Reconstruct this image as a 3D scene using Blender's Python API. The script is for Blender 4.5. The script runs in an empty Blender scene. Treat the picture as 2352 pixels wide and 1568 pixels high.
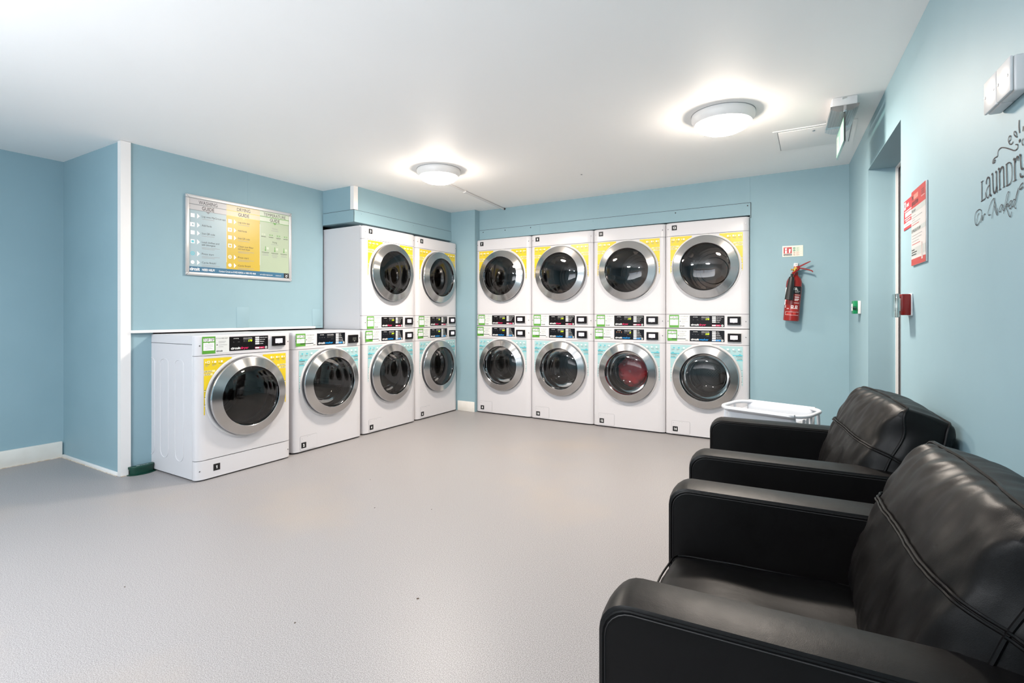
import bpy, bmesh, math, random
from mathutils import Vector, Matrix, noise
random.seed(7)
PI = math.pi
SC = bpy.context.scene
COL = SC.collection

# ------------------------------------------------------------------ camera
cam = bpy.data.cameras.new('camera')
cam.sensor_width = 36.0
cam.lens = 36.0 * 1172 / 2352
cam.shift_y = -62 / 2352
cam.clip_start = 0.02
camo = bpy.data.objects.new('camera', cam)
camo.location = (0, 0, 1.115)
camo.rotation_euler = (PI / 2, 0, math.radians(30.6))
COL.objects.link(camo)
SC.camera = camo

# ------------------------------------------------------------------ colour management
SC.view_settings.view_transform = 'Standard'
SC.view_settings.look = 'None'
SC.view_settings.gamma = 1
SC.view_settings.use_curve_mapping = False
SC.view_settings.exposure = 0.40

# ------------------------------------------------------------------ world (dim, the room is closed)
w = bpy.data.worlds.new('world'); SC.world = w
w.use_nodes = True
w.node_tree.nodes['Background'].inputs[0].default_value = (0.8, 0.9, 1, 1)
w.node_tree.nodes['Background'].inputs[1].default_value = 0.5

# ------------------------------------------------------------------ room lights
ZC = 2.323           # ceiling height
ZF = -0.010          # floor height (machine cabinets start at z = 0 on their feet)
LAMP_POS = [(-2.70, 3.36), (-0.473, 3.30)]       # the two lamps in the photo
ADDED_LAMPS = [(-2.9, -0.25), (-1.5, -0.75)]     # unseen pair added behind the camera for extra light
LAMP_E = 92.0
ADDED_E = 165.0
LAMP_W = 20.0
ADDED_W = 7.0
FILL_POWER = 34.0
al = bpy.data.lights.new('added_fill', 'AREA')
al.shape = 'RECTANGLE'; al.size = 2.6; al.size_y = 1.15
al.spread = math.radians(96); al.energy = FILL_POWER; al.color = (0.90, 0.945, 1.0)
alo = bpy.data.objects.new('added_fill', al); COL.objects.link(alo)
alo.location = (-2.0, -1.60, 1.30)
alo.rotation_euler = (PI / 2 + math.radians(38), 0, 0)   # added fill light, tilted up to brighten the ceiling

# ================================================================== materials
def s2l(c):
    return tuple(((v / 255) / 12.92 if v / 255 <= 0.04045 else (((v / 255) + 0.055) / 1.055) ** 2.4) for v in c)

MATS = {}
def mat(name, rgb, rough=0.5, metal=0.0, spec=0.5, emit=None, estr=1.0, coat=0.0, bump=None, coatr=0.1):
    if name in MATS: return MATS[name]
    m = bpy.data.materials.new(name); m.use_nodes = True
    nt = m.node_tree; b = nt.nodes['Principled BSDF']
    b.inputs['Base Color'].default_value = (*s2l(rgb), 1)
    b.inputs['Roughness'].default_value = rough
    b.inputs['Metallic'].default_value = metal
    b.inputs['Specular IOR Level'].default_value = spec
    b.inputs['Coat Weight'].default_value = coat
    b.inputs['Coat Roughness'].default_value = coatr
    if emit:
        b.inputs['Emission Color'].default_value = (*s2l(emit), 1)
        b.inputs['Emission Strength'].default_value = estr
    if bump:
        sc_, st, dist = bump
        tc = nt.nodes.new('ShaderNodeTexCoord'); n = nt.nodes.new('ShaderNodeTexNoise')
        n.inputs['Scale'].default_value = sc_; n.inputs['Detail'].default_value = 4
        bp = nt.nodes.new('ShaderNodeBump'); bp.inputs['Strength'].default_value = st
        bp.inputs['Distance'].default_value = dist
        nt.links.new(tc.outputs['Object'], n.inputs['Vector'])
        nt.links.new(n.outputs['Fac'], bp.inputs['Height'])
        nt.links.new(bp.outputs['Normal'], b.inputs['Normal'])
    MATS[name] = m
    return m

def noisy(name, c1, c2, scale, rough, spec=0.5, detail=3, bump=0.0, bdist=0.002, c3=None, scale3=1.0, amt3=0.3):
    m = mat(name, c1, rough, spec=spec)
    nt = m.node_tree; b = nt.nodes['Principled BSDF']
    tc = nt.nodes.new('ShaderNodeTexCoord')
    n = nt.nodes.new('ShaderNodeTexNoise'); n.inputs['Scale'].default_value = scale; n.inputs['Detail'].default_value = detail
    nt.links.new(tc.outputs['Object'], n.inputs['Vector'])
    r = nt.nodes.new('ShaderNodeValToRGB')
    r.color_ramp.elements[0].position = 0.35; r.color_ramp.elements[1].position = 0.65
    r.color_ramp.elements[0].color = (*s2l(c1), 1); r.color_ramp.elements[1].color = (*s2l(c2), 1)
    nt.links.new(n.outputs['Fac'], r.inputs['Fac'])
    out = r.outputs['Color']
    if c3:
        n3 = nt.nodes.new('ShaderNodeTexNoise'); n3.inputs['Scale'].default_value = scale3; n3.inputs['Detail'].default_value = 5
        nt.links.new(tc.outputs['Object'], n3.inputs['Vector'])
        r3 = nt.nodes.new('ShaderNodeValToRGB')
        r3.color_ramp.elements[0].position = 0.55; r3.color_ramp.elements[1].position = 0.75
        r3.color_ramp.elements[0].color = (0, 0, 0, 1); r3.color_ramp.elements[1].color = (amt3, amt3, amt3, 1)
        nt.links.new(n3.outputs['Fac'], r3.inputs['Fac'])
        mx = nt.nodes.new('ShaderNodeMix'); mx.data_type = 'RGBA'
        nt.links.new(r3.outputs['Color'], mx.inputs[0]); nt.links.new(out, mx.inputs[6])
        mx.inputs[7].default_value = (*s2l(c3), 1)
        out = mx.outputs[2]
    nt.links.new(out, b.inputs['Base Color'])
    if bump:
        bp = nt.nodes.new('ShaderNodeBump'); bp.inputs['Strength'].default_value = bump; bp.inputs['Distance'].default_value = bdist
        nt.links.new(n.outputs['Fac'], bp.inputs['Height']); nt.links.new(bp.outputs['Normal'], b.inputs['Normal'])
    return m

WALL = noisy('wall_paint', (143, 172, 182), (146, 175, 185), 3.0, 0.56, spec=0.32, bump=0.12, bdist=0.004)
CEIL = noisy('ceiling_paint', (252, 251, 250), (250, 249, 248), 2.0, 0.6, spec=0.3, bump=0.05, bdist=0.004)
FLOOR = noisy('speckled_vinyl', (126, 123, 123), (170, 166, 166), 300.0, 0.42, spec=0.4, detail=2, bump=0.1, bdist=0.001,
              c3=(164, 152, 140), scale3=0.9, amt3=0.55)
TRIM = mat('white_gloss_trim', (236, 233, 231), 0.35)
SKIRT = noisy('cream_gloss_skirting', (236, 233, 226), (228, 224, 215), 6.0, 0.35)
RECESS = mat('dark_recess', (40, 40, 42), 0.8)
BEAD = noisy('old_sealant', (190, 170, 145), (225, 218, 208), 40.0, 0.6)
ENAMEL = mat('white_enamel', (213, 211, 214), 0.3, spec=0.32)
PLASTIC = mat('white_plastic', (220, 218, 218), 0.3)
GAP = mat('shadow_gap_rubber', (52, 50, 52), 0.8)
BLACK = mat('black_gloss_plastic', (16, 13, 16), 0.35, spec=0.2)
BLACKW = mat('blueblack_gloss_panel', (13, 16, 23), 0.35, spec=0.2)
BLACKM = mat('black_sticker', (14, 14, 16), 0.5)
RUBBER = mat('grey_door_rubber', (70, 72, 76), 0.55)
CHROME = mat('polished_steel', (200, 200, 202), 0.12, metal=1.0)
SCREW = mat('screw_steel', (130, 130, 132), 0.35, metal=1.0)
YEL = mat('yellow_print', (228, 200, 38), 0.3)
YELP = mat('pale_yellow_print', (246, 230, 160), 0.3)
AQUA = mat('pale_aqua_print', (168, 204, 206), 0.3)
AQUAD = mat('aqua_print', (88, 190, 204), 0.3)
GREEN = mat('green_print', (88, 158, 54), 0.35)
GREY1 = mat('grey_print', (150, 150, 152), 0.4)
GREY2 = mat('light_grey_label', (222, 224, 222), 0.35)
WHITE = mat('white_print', (246, 246, 246), 0.35)
DARK = mat('dark_print', (48, 48, 52), 0.4)
PINK = mat('pink_print', (214, 30, 92), 0.35)
BLUE = mat('blue_print', (0, 140, 215), 0.35)
NAVY = mat('slate_blue_print', (62, 110, 140), 0.3)
DIGIT = mat('lit_green_digits', (150, 170, 20), 0.4, emit=(205, 225, 20), estr=0.9)
AMBER = mat('lit_amber_lamp', (220, 130, 60), 0.4, emit=(255, 150, 60), estr=0.9)
SCREEN = mat('lit_pink_screen', (225, 200, 225), 0.3, emit=(240, 208, 240), estr=0.5)
SCREENE = mat('lit_white_screen', (245, 240, 250), 0.3, emit=(250, 240, 255), estr=0.55)
SCRDARK = mat('unlit_grey_screen', (62, 64, 60), 0.2)
RED = mat('red_enamel', (138, 24, 19), 0.25)
REDP = mat('red_print', (184, 42, 50), 0.35)
REDO = mat('orange_red_print', (180, 54, 46), 0.35)
BRASS = mat('brass', (196, 160, 80), 0.25, metal=1.0)
BLACKH = mat('black_horn_plastic', (26, 25, 25), 0.42)
GREENP = mat('dark_green_plastic', (10, 60, 47), 0.35)
GREENB = mat('emergency_green_plastic', (20, 130, 80), 0.3)
ALU = mat('anodised_silver_frame', (214, 212, 212), 0.32, metal=0.55)
THREAD = mat('black_thread', (34, 30, 30), 0.6)
CREAM = mat('cream_photoluminescent', (232, 234, 214), 0.4)
DOORD = mat('charcoal_door_paint', (44, 43, 46), 0.4)
WIREW = mat('white_powder_coat', (220, 222, 227), 0.3)
CANVAS = mat('white_canvas', (206, 210, 216), 0.7)
TEXTW = mat('charcoal_vinyl_lettering', (40, 33, 40), 0.6, spec=0.1)
DEBRIS = mat('brown_debris', (80, 68, 58), 0.8)

# brushed steel of the door rings: radial glints from anisotropic, concentric brushing
def brushed():
    m = mat('brushed_steel_ring', (190, 188, 186), 0.27, metal=1.0)
    nt = m.node_tree; b = nt.nodes['Principled BSDF']
    b.inputs['Anisotropic'].default_value = 0.9
    tc = nt.nodes.new('ShaderNodeTexCoord')
    sep = nt.nodes.new('ShaderNodeSeparateXYZ'); nt.links.new(tc.outputs['Object'], sep.inputs[0])
    # brushed round the ring, so glints stretch along the radius
    cmb = nt.nodes.new('ShaderNodeCombineXYZ')
    nt.links.new(sep.outputs['X'], cmb.inputs['X']); nt.links.new(sep.outputs['Z'], cmb.inputs['Z'])
    vt = nt.nodes.new('ShaderNodeVectorTransform'); vt.vector_type = 'VECTOR'; vt.convert_from = 'OBJECT'; vt.convert_to = 'WORLD'
    nt.links.new(cmb.outputs[0], vt.inputs[0])
    nm = nt.nodes.new('ShaderNodeVectorMath'); nm.operation = 'NORMALIZE'; nt.links.new(vt.outputs[0], nm.inputs[0])
    nt.links.new(nm.outputs[0], b.inputs['Tangent'])
    # fine concentric lines
    r2 = nt.nodes.new('ShaderNodeVectorMath'); r2.operation = 'LENGTH'
    c2 = nt.nodes.new('ShaderNodeCombineXYZ'); nt.links.new(sep.outputs['X'], c2.inputs['X']); nt.links.new(sep.outputs['Z'], c2.inputs['Y'])
    nt.links.new(c2.outputs[0], r2.inputs[0])
    ns = nt.nodes.new('ShaderNodeTexNoise'); ns.noise_dimensions = '1D'; ns.inputs['Scale'].default_value = 900
    nt.links.new(r2.outputs['Value'], ns.inputs['W'])
    mr = nt.nodes.new('ShaderNodeMapRange'); mr.inputs[3].default_value = 0.15; mr.inputs[4].default_value = 0.30
    nt.links.new(ns.outputs['Fac'], mr.inputs[0]); nt.links.new(mr.outputs[0], b.inputs['Roughness'])
    return m
BRUSHED = brushed()

def smoked_glass(name, tint, rough=0.03, gloss_ior=1.5, base_gloss=0.0):
    m = bpy.data.materials.new(name); m.use_nodes = True
    nt = m.node_tree; nt.nodes.clear()
    out = nt.nodes.new('ShaderNodeOutputMaterial'); mx = nt.nodes.new('ShaderNodeMixShader')
    tr = nt.nodes.new('ShaderNodeBsdfTransparent'); gl = nt.nodes.new('ShaderNodeBsdfGlossy')
    fr = nt.nodes.new('ShaderNodeFresnel'); fr.inputs['IOR'].default_value = gloss_ior
    tr.inputs['Color'].default_value = (*tint, 1)
    gl.inputs['Color'].default_value = (1, 1, 1, 1); gl.inputs['Roughness'].default_value = rough
    ad = nt.nodes.new('ShaderNodeMath'); ad.operation = 'ADD'; ad.inputs[1].default_value = base_gloss; ad.use_clamp = True
    nt.links.new(fr.outputs[0], ad.inputs[0]); nt.links.new(ad.outputs[0], mx.inputs[0])
    nt.links.new(tr.outputs[0], mx.inputs[1]); nt.links.new(gl.outputs[0], mx.inputs[2]); nt.links.new(mx.outputs[0], out.inputs[0])
    MATS[name] = m
    return m
GLASS = smoked_glass('smoked_door_glass', (0.66, 0.64, 0.62), 0.03, 1.45, 0.015)
BOWL = smoked_glass('inner_glass_bowl', (0.88, 0.88, 0.88), 0.05, 1.25, 0.01)
CLEAR = smoked_glass('clear_prismatic_plastic', (0.86, 0.87, 0.88), 0.25, 1.45, 0.15)
CLEARG = smoked_glass('clear_plastic_cover', (0.80, 0.86, 0.84), 0.08, 1.45, 0.05)
EXITG = smoked_glass('green_tinted_acrylic', (0.80, 0.94, 0.90), 0.06, 1.45, 0.10)

def drum_mat():
    m = mat('stainless_drum', (84, 78, 74), 0.36, metal=0.85)
    nt = m.node_tree; b = nt.nodes['Principled BSDF']
    tc = nt.nodes.new('ShaderNodeTexCoord')
    v = nt.nodes.new('ShaderNodeTexVoronoi'); v.inputs['Scale'].default_value = 55; v.inputs['Randomness'].default_value = 0.15
    nt.links.new(tc.outputs['Object'], v.inputs['Vector'])
    r = nt.nodes.new('ShaderNodeValToRGB'); r.color_ramp.elements[0].position = 0.16; r.color_ramp.elements[1].position = 0.22
    r.color_ramp.elements[0].color = (0.01, 0.01, 0.01, 1); r.color_ramp.elements[1].color = (*s2l((96, 89, 84)), 1)
    nt.links.new(v.outputs['Distance'], r.inputs['Fac']); nt.links.new(r.outputs['Color'], b.inputs['Base Color'])
    return m
DRUM = drum_mat()
DRUMS = mat('smooth_drum_steel', (88, 78, 72), 0.32, metal=0.85)

def leather():
    m = mat('black_leather', (12, 10, 10), 0.42, spec=0.20)
    nt = m.node_tree; b = nt.nodes['Principled BSDF']
    tc = nt.nodes.new('ShaderNodeTexCoord')
    v = nt.nodes.new('ShaderNodeTexVoronoi'); v.inputs['Scale'].default_value = 650
    n = nt.nodes.new('ShaderNodeTexNoise'); n.inputs['Scale'].default_value = 14; n.inputs['Detail'].default_value = 5
    for k in (v, n): nt.links.new(tc.outputs['Object'], k.inputs['Vector'])
    b1 = nt.nodes.new('ShaderNodeBump'); b1.inputs['Strength'].default_value = 0.10; b1.inputs['Distance'].default_value = 0.0008
    b2 = nt.nodes.new('ShaderNodeBump'); b2.inputs['Strength'].default_value = 0.10; b2.inputs['Distance'].default_value = 0.012
    nt.links.new(v.outputs['Distance'], b1.inputs['Height']); nt.links.new(n.outputs['Fac'], b2.inputs['Height'])
    nt.links.new(b2.outputs['Normal'], b1.inputs['Normal']); nt.links.new(b1.outputs['Normal'], b.inputs['Normal'])
    mr = nt.nodes.new('ShaderNodeMapRange'); mr.inputs[3].default_value = 0.34; mr.inputs[4].default_value = 0.5
    nt.links.new(n.outputs['Fac'], mr.inputs[0]); nt.links.new(mr.outputs[0], b.inputs['Roughness'])
    return m
LEATHER = leather()

def cloth_red():
    m = mat('red_printed_laundry', (200, 50, 60), 0.8)
    nt = m.node_tree; b = nt.nodes['Principled BSDF']
    tc = nt.nodes.new('ShaderNodeTexCoord')
    v = nt.nodes.new('ShaderNodeTexVoronoi'); v.inputs['Scale'].default_value = 16
    nt.links.new(tc.outputs['Object'], v.inputs['Vector'])
    r = nt.nodes.new('ShaderNodeValToRGB'); r.color_ramp.interpolation = 'CONSTANT'
    r.color_ramp.elements[0].position = 0; r.color_ramp.elements[0].color = (*s2l((236, 190, 190)), 1)
    r.color_ramp.elements[1].position = 0.24; r.color_ramp.elements[1].color = (*s2l((206, 40, 52)), 1)
    nt.links.new(v.outputs['Distance'], r.inputs['Fac'])
    n = nt.nodes.new('ShaderNodeTexNoise'); n.inputs['Scale'].default_value = 5
    nt.links.new(tc.outputs['Object'], n.inputs['Vector'])
    r2 = nt.nodes.new('ShaderNodeValToRGB'); r2.color_ramp.elements[0].position = 0.45; r2.color_ramp.elements[1].position = 0.56
    nt.links.new(n.outputs['Fac'], r2.inputs['Fac'])
    mx = nt.nodes.new('ShaderNodeMix'); mx.data_type = 'RGBA'
    nt.links.new(r2.outputs['Color'], mx.inputs[0]); nt.links.new(r.outputs['Color'], mx.inputs[6])
    mx.inputs[7].default_value = (*s2l((214, 62, 74)), 1)
    nt.links.new(mx.outputs[2], b.inputs['Base Color'])
    return m
REDCLOTH = cloth_red()
LAMPGLOW = mat('lit_opal_diffuser', (255, 250, 244), 0.4, emit=(255, 240, 224), estr=LAMP_E)
ADDED_GLOW = mat('added_rear_diffuser', (255, 250, 244), 0.4, emit=(246, 250, 255), estr=ADDED_E)
ADDED_WINGLASS = smoked_glass('added_window_glass', (0.95, 0.97, 1.0), 0.02)

# ================================================================== geometry helpers
class MB:
    """collects shapes with several materials, becomes one mesh"""
    def __init__(s): s.v = []; s.f = []; s.m = []; s.mats = []; s.sm = []
    def mi(s, m):
        if m not in s.mats: s.mats.append(m)
        return s.mats.index(m)
    def add(s, vs, fs, m, smooth=False, M=None):
        o = len(s.v)
        if M is not None: vs = [M @ Vector(p) for p in vs]
        s.v += [tuple(p) for p in vs]
        k = s.mi(m)
        for f in fs: s.f.append([i + o for i in f]); s.m.append(k); s.sm.append(smooth)
    def box(s, a, b, m, bev=0.0, seg=2, M=None):
        bm = bmesh.new()
        vs = [bm.verts.new((x, y, z)) for x in (a[0], b[0]) for y in (a[1], b[1]) for z in (a[2], b[2])]
        for f in ((0, 1, 3, 2), (4, 6, 7, 5), (0, 4, 5, 1), (2, 3, 7, 6), (0, 2, 6, 4), (1, 5, 7, 3)):
            bm.faces.new([vs[i] for i in f])
        if bev > 0: bmesh.ops.bevel(bm, geom=bm.edges[:], offset=bev, segments=seg, profile=0.5, affect='EDGES')
        s.bm(bm, m, bev > 0, M)
    def bm(s, bm, m, smooth=False, M=None):
        bm.verts.index_update()
        s.add([v.co.copy() for v in bm.verts], [[v.index for v in f.verts] for f in bm.faces], m, smooth, M)
        bm.free()
    def prism(s, pts, z0, z1, m, axis='z', bev=0.0, M=None, smooth=False, topbev=0.0):
        bm = bmesh.new()
        def P(p, t):
            return {'z': (p[0], p[1], t), 'y': (p[0], t, p[1]), 'x': (t, p[0], p[1])}[axis]
        a = [bm.verts.new(P(p, z0)) for p in pts]; b = [bm.verts.new(P(p, z1)) for p in pts]
        n = len(pts)
        bm.faces.new(a); top = bm.faces.new(b)
        for i in range(n): bm.faces.new((a[i], a[(i + 1) % n], b[(i + 1) % n], b[i]))
        bmesh.ops.recalc_face_normals(bm, faces=bm.faces[:])
        if topbev > 0: bmesh.ops.bevel(bm, geom=list(top.edges), offset=topbev, segments=3, profile=0.5, affect='EDGES')
        elif bev > 0: bmesh.ops.bevel(bm, geom=bm.edges[:], offset=bev, segments=2, profile=0.5, affect='EDGES')
        s.bm(bm, m, smooth, M)
    def lathe(s, prof, m, n=48, c=(0, 0, 0), axis='y', M=None, smooth=True, a0=0, a1=2 * PI):
        full = abs(a1 - a0 - 2 * PI) < 1e-6
        vs = []; k = n if full else n + 1
        for i in range(k):
            t = a0 + (a1 - a0) * i / n; ct, st = math.cos(t), math.sin(t)
            for r, h in prof:
                if axis == 'y': vs.append((c[0] + r * ct, c[1] + h, c[2] + r * st))
                elif axis == 'z': vs.append((c[0] + r * ct, c[1] + r * st, c[2] + h))
                else: vs.append((c[0] + h, c[1] + r * ct, c[2] + r * st))
        q = len(prof); fs = []
        for i in range(n):
            j = (i + 1) % k
            for p in range(q - 1):
                fs.append((i * q + p, j * q + p, j * q + p + 1, i * q + p + 1))
        bm = bmesh.new(); bv = [bm.verts.new(p) for p in vs]
        for f in fs:
            try: bm.faces.new([bv[x] for x in f])
            except ValueError: pass
        bmesh.ops.remove_doubles(bm, verts=bm.verts[:], dist=1e-6)
        bmesh.ops.recalc_face_normals(bm, faces=bm.faces[:])
        s.bm(bm, m, smooth, M)
    def tube(s, pts, r, m, n=8, closed=False, M=None, smooth=True, caps=True):
        P = [Vector(p) for p in pts]; N = len(P); vs = []; fs = []
        rr = r if isinstance(r, (list, tuple)) else [r] * N
        up = None
        for i in range(N):
            t = (P[(i + 1) % N] - P[i - 1]) if closed else (P[min(i + 1, N - 1)] - P[max(i - 1, 0)])
            if t.length < 1e-9: t = Vector((0, 0, 1))
            t.normalize()
            if up is None:
                up = Vector((0, 0, 1)) if abs(t.z) < 0.9 else Vector((1, 0, 0))
            x = t.cross(up)
            if x.length < 1e-6: x = t.cross(Vector((0.3, 0.9, 0.2)))
            x.normalize(); up = x.cross(t).normalized()
            for k in range(n):
                a = 2 * PI * k / n
                vs.append(P[i] + (x * math.cos(a) + up * math.sin(a)) * rr[i])
        for i in range(N if closed else N - 1):
            j = (i + 1) % N
            for k in range(n):
                fs.append((i * n + k, i * n + (k + 1) % n, j * n + (k + 1) % n, j * n + k))
        if not closed and caps:
            fs.append(tuple(range(n - 1, -1, -1))); fs.append(tuple(range((N - 1) * n, N * n)))
        s.add(vs, fs, m, smooth, M)
    # flat print on a plane facing -y  (x right, z up)
    def rect(s, x0, z0, x1, z1, m, y=0.0):
        s.add([(x0, y, z0), (x1, y, z0), (x1, y, z1), (x0, y, z1)], [(0, 1, 2, 3)], m)
    def poly(s, pts, m, y=0.0):
        s.add([(p[0], y, p[1]) for p in pts], [tuple(range(len(pts)))], m)
    def disc(s, cx, cz, r, m, y=0.0, n=16, r0=0.0):
        if r0 <= 0: s.poly([(cx + r * math.cos(2 * PI * i / n), cz + r * math.sin(2 * PI * i / n)) for i in range(n)], m, y); return
        vs = []
        for i in range(n):
            a = 2 * PI * i / n
            vs += [(cx + r0 * math.cos(a), y, cz + r0 * math.sin(a)), (cx + r * math.cos(a), y, cz + r * math.sin(a))]
        s.add(vs, [(2 * i, 2 * i + 1, (2 * i + 3) % (2 * n), (2 * i + 2) % (2 * n)) for i in range(n)], m)
    def text(s, txt, x, z, h, m, y=0.0, w=None, bold=0.0, align='l', shear=0.0):
        vs, fs, W, H = glyphs(txt, bold, shear)
        sy = h / 0.70; sx = (w / W) if w else sy
        ww = W * sx
        ox = x - (ww / 2 if align == 'c' else ww if align == 'r' else 0)
        s.add([(ox + p[0] * sx, y, z + p[1] * sy) for p in vs], fs, m)
    def strokes(s, path, wd, m, y=0.0):
        """flat ribbon along a path of (x,z)"""
        n = len(path); vs = []
        for i in range(n):
            a = Vector(path[max(i - 1, 0)]); b = Vector(path[min(i + 1, n - 1)])
            d = (b - a); d = d.normalized() if d.length > 1e-9 else Vector((1, 0))
            k = wd(i / (n - 1)) if callable(wd) else wd
            nx, nz = -d[1] * k / 2, d[0] * k / 2
            vs += [(path[i][0] + nx, y, path[i][1] + nz), (path[i][0] - nx, y, path[i][1] - nz)]
        s.add(vs, [(2 * i, 2 * i + 1, 2 * i + 3, 2 * i + 2) for i in range(n - 1)], m)
    def mesh(s, name):
        me = bpy.data.meshes.new(name)
        me.from_pydata(s.v, [], s.f)
        for m in s.mats: me.materials.append(m)
        me.polygons.foreach_set('material_index', s.m)
        me.polygons.foreach_set('use_smooth', s.sm)
        me.update()
        if any(s.sm):
            try: me.set_sharp_from_angle(angle=math.radians(38))
            except Exception: pass
        return me

_G = {}
def glyphs(txt, bold, shear):
    key = (txt, bold, shear)
    if key in _G: return _G[key]
    cu = bpy.data.curves.new('t', 'FONT'); cu.body = txt; cu.size = 1.0; cu.offset = bold; cu.shear = shear
    cu.resolution_u = 2; cu.fill_mode = 'FRONT'
    o = bpy.data.objects.new('t', cu); COL.objects.link(o)
    dg = bpy.context.evaluated_depsgraph_get(); dg.update()
    me = bpy.data.meshes.new_from_object(o.evaluated_get(dg))
    vs = [(v.co.x, v.co.y) for v in me.vertices]; fs = [tuple(p.vertices) for p in me.polygons]
    bpy.data.objects.remove(o); bpy.data.curves.remove(cu); bpy.data.meshes.remove(me)
    if not vs: vs = [(0, 0), (0.1, 0), (0, 0.1)]; fs = []
    x0 = min(p[0] for p in vs); vs = [(p[0] - x0, p[1]) for p in vs]
    _G[key] = (vs, fs, max(p[0] for p in vs), max(p[1] for p in vs))
    return _G[key]

_MC = {}
def obj(name, mb, parent=None, key=None, loc=(0, 0, 0), rot=(0, 0, 0), label=None):
    """mb is an MB or a function that returns one (then cached by key)"""
    if callable(mb):
        if key not in _MC: _MC[key] = mb().mesh(name)
        me = _MC[key]
    else: me = mb.mesh(name)
    o = bpy.data.objects.new(name, me); COL.objects.link(o)
    o.location = loc; o.rotation_euler = rot
    if parent: o.parent = parent
    if label: o['label'] = label
    return o
def tag(o, label, cat, group=None, kind=None):
    o['label'] = label; o['category'] = cat
    if group: o['group'] = group
    if kind: o['kind'] = kind
    return o
def thing(name, label, cat, loc=(0, 0, 0), rz=0.0, group=None):
    o = bpy.data.objects.new(name, None); COL.objects.link(o)
    o.empty_display_size = 0.1
    o.location = loc; o.rotation_euler = (0, 0, rz)
    return tag(o, label, cat, group)
def struct(name, mb, label, parent=None):
    o = obj(name, mb, parent)
    if parent is None: o['kind'] = 'structure'; o['label'] = label
    return o
def bx(a, b, m, bev=0.0):
    mb = MB(); mb.box(a, b, m, bev); return mb

# ================================================================== room shell
YB = -1.7                                   # wall behind the camera
def wr(y): return 0.245 + (4.90 - y) * 0.058   # inner face of the right wall, which runs slightly askew
RA = math.atan(0.058)                       # its angle
mb = MB(); mb.box((-5.3, YB - 0.1, ZF - 0.08), (0.9, 5.85, ZF), FLOOR)
for (u, v, r) in ((-1.35, 1.55, .006), (-1.63, 1.2, .004), (-2.2, 2.15, .004), (-1.9, 2.3, .003), (-2.45, 1.0, .003), (-2.6, 2.5, .003)):
    mb.lathe([(0, .002), (r * .7, .0015), (r, 0)], DEBRIS, n=7, c=(u, v, ZF), axis='z')
struct('floor', mb, 'pale grey speckled vinyl floor')
mb = MB(); mb.box((-5.3, YB - 0.1, ZC), (0.9, 5.85, ZC + 0.08), CEIL)
mb.lathe([(0, -.003), (.006, -.002), (.008, 0)], DARK, n=10, c=(-1.727, 4.10, ZC), axis='z')
struct('ceiling', mb, 'white painted ceiling')
struct('wall_left', bx((-5.22, YB, ZF), (-5.12, 1.77, ZC), WALL), 'blue painted wall at the far left')
struct('wall_return', bx((-5.12, 1.672, ZF), (-4.20, 1.772, ZC), WALL), 'blue side of the wall box beside the left alcove')
# boxed-out wall above machines 1 and 2, with an opening for them below
struct('wall_poster', bx((-4.20, 1.672, 0.985), (-4.14, 3.36, ZC), WALL), 'blue wall that carries the framed laundry guide')
struct('wall_poster_lower', bx((-4.20, 1.672, ZF), (-4.143, 1.868, 0.985), WALL), 'narrow blue wall strip left of machine 1')
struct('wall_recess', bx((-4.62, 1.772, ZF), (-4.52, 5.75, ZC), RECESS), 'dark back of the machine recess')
struct('wall_bulkhead', bx((-4.20, 3.36, 1.985), (-3.71, 4.85, ZC), WALL), 'blue bulkhead above machines 3 and 5')
struct('wall_corner', bx((-4.52, 4.85, ZF), (-3.366, 4.99, ZC), WALL), 'blue corner pier between the two rows of machines')
# back wall: slightly askew, open below for the recessed row
def yb(x): return 4.945 - (x + 3.34) * (0.04 / 3.585)
mb = MB(); mb.prism([(-3.366, yb(-3.366)), (-.482, yb(-.482)), (-.482, 5.15), (-3.366, 5.15)], 1.99, ZC, WALL)
struct('wall_back', mb, 'blue back wall above the long row of machines')
mb = MB(); mb.prism([(-.4815, yb(-.4815)), (.30, yb(.30)), (.30, 5.15), (-.4815, 5.15)], ZF, ZC, WALL)
struct('wall_back_right', mb, 'blue back wall that carries the fire extinguisher')
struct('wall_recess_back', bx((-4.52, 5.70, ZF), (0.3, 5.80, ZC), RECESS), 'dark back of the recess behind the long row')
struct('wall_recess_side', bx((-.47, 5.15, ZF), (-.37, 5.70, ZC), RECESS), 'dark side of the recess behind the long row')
# right wall with a deep doorway
def rw(name, y0, y1, z0, z1, label, t=0.30):
    mb = MB(); mb.prism([(wr(y1), y1), (wr(y1) + t, y1), (wr(y0) + t, y0), (wr(y0), y0)], z0, z1, WALL)
    return struct(name, mb, label)
rw('wall_right_end', 3.966, 4.93, ZF, ZC, 'short blue wall between the doorway and the back corner')
rw('wall_right_head', 3.014, 3.966, 2.037, ZC, 'blue wall above the doorway')
rw('wall_right', YB - .05, 3.014, ZF, ZC, 'blue right wall behind the armchairs')
mb = MB(); mb.prism([(wr(y) + t, y) for y, t in ((3.960, .156), (3.960, .20), (3.02, .20), (3.02, .156))], ZF, 2.032, DOORD)
d = struct('door_1', mb, 'charcoal door set deep in the right wall')
hd = MB(); hd.tube([(wr(3.12) + .157, 3.12, 1.0), (wr(3.12) + .105, 3.12, 1.0), (wr(3.2) + .105, 3.22, 1.0)], .009, CHROME)
obj('door_handle', hd, d)
mb = MB()
for (y0, y1, z0, z1) in ((3.952, 3.9655, ZF, 2.035), (3.015, 3.028, ZF, 2.035), (3.028, 3.952, 2.023, 2.035)):
    mb.prism([(wr(y1) + .140, y1), (wr(y1) + .153, y1), (wr(y0) + .153, y0), (wr(y0) + .140, y0)], z0, z1, TRIM)
struct('trim_1', mb, 'cream door frame in the right wall')
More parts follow.
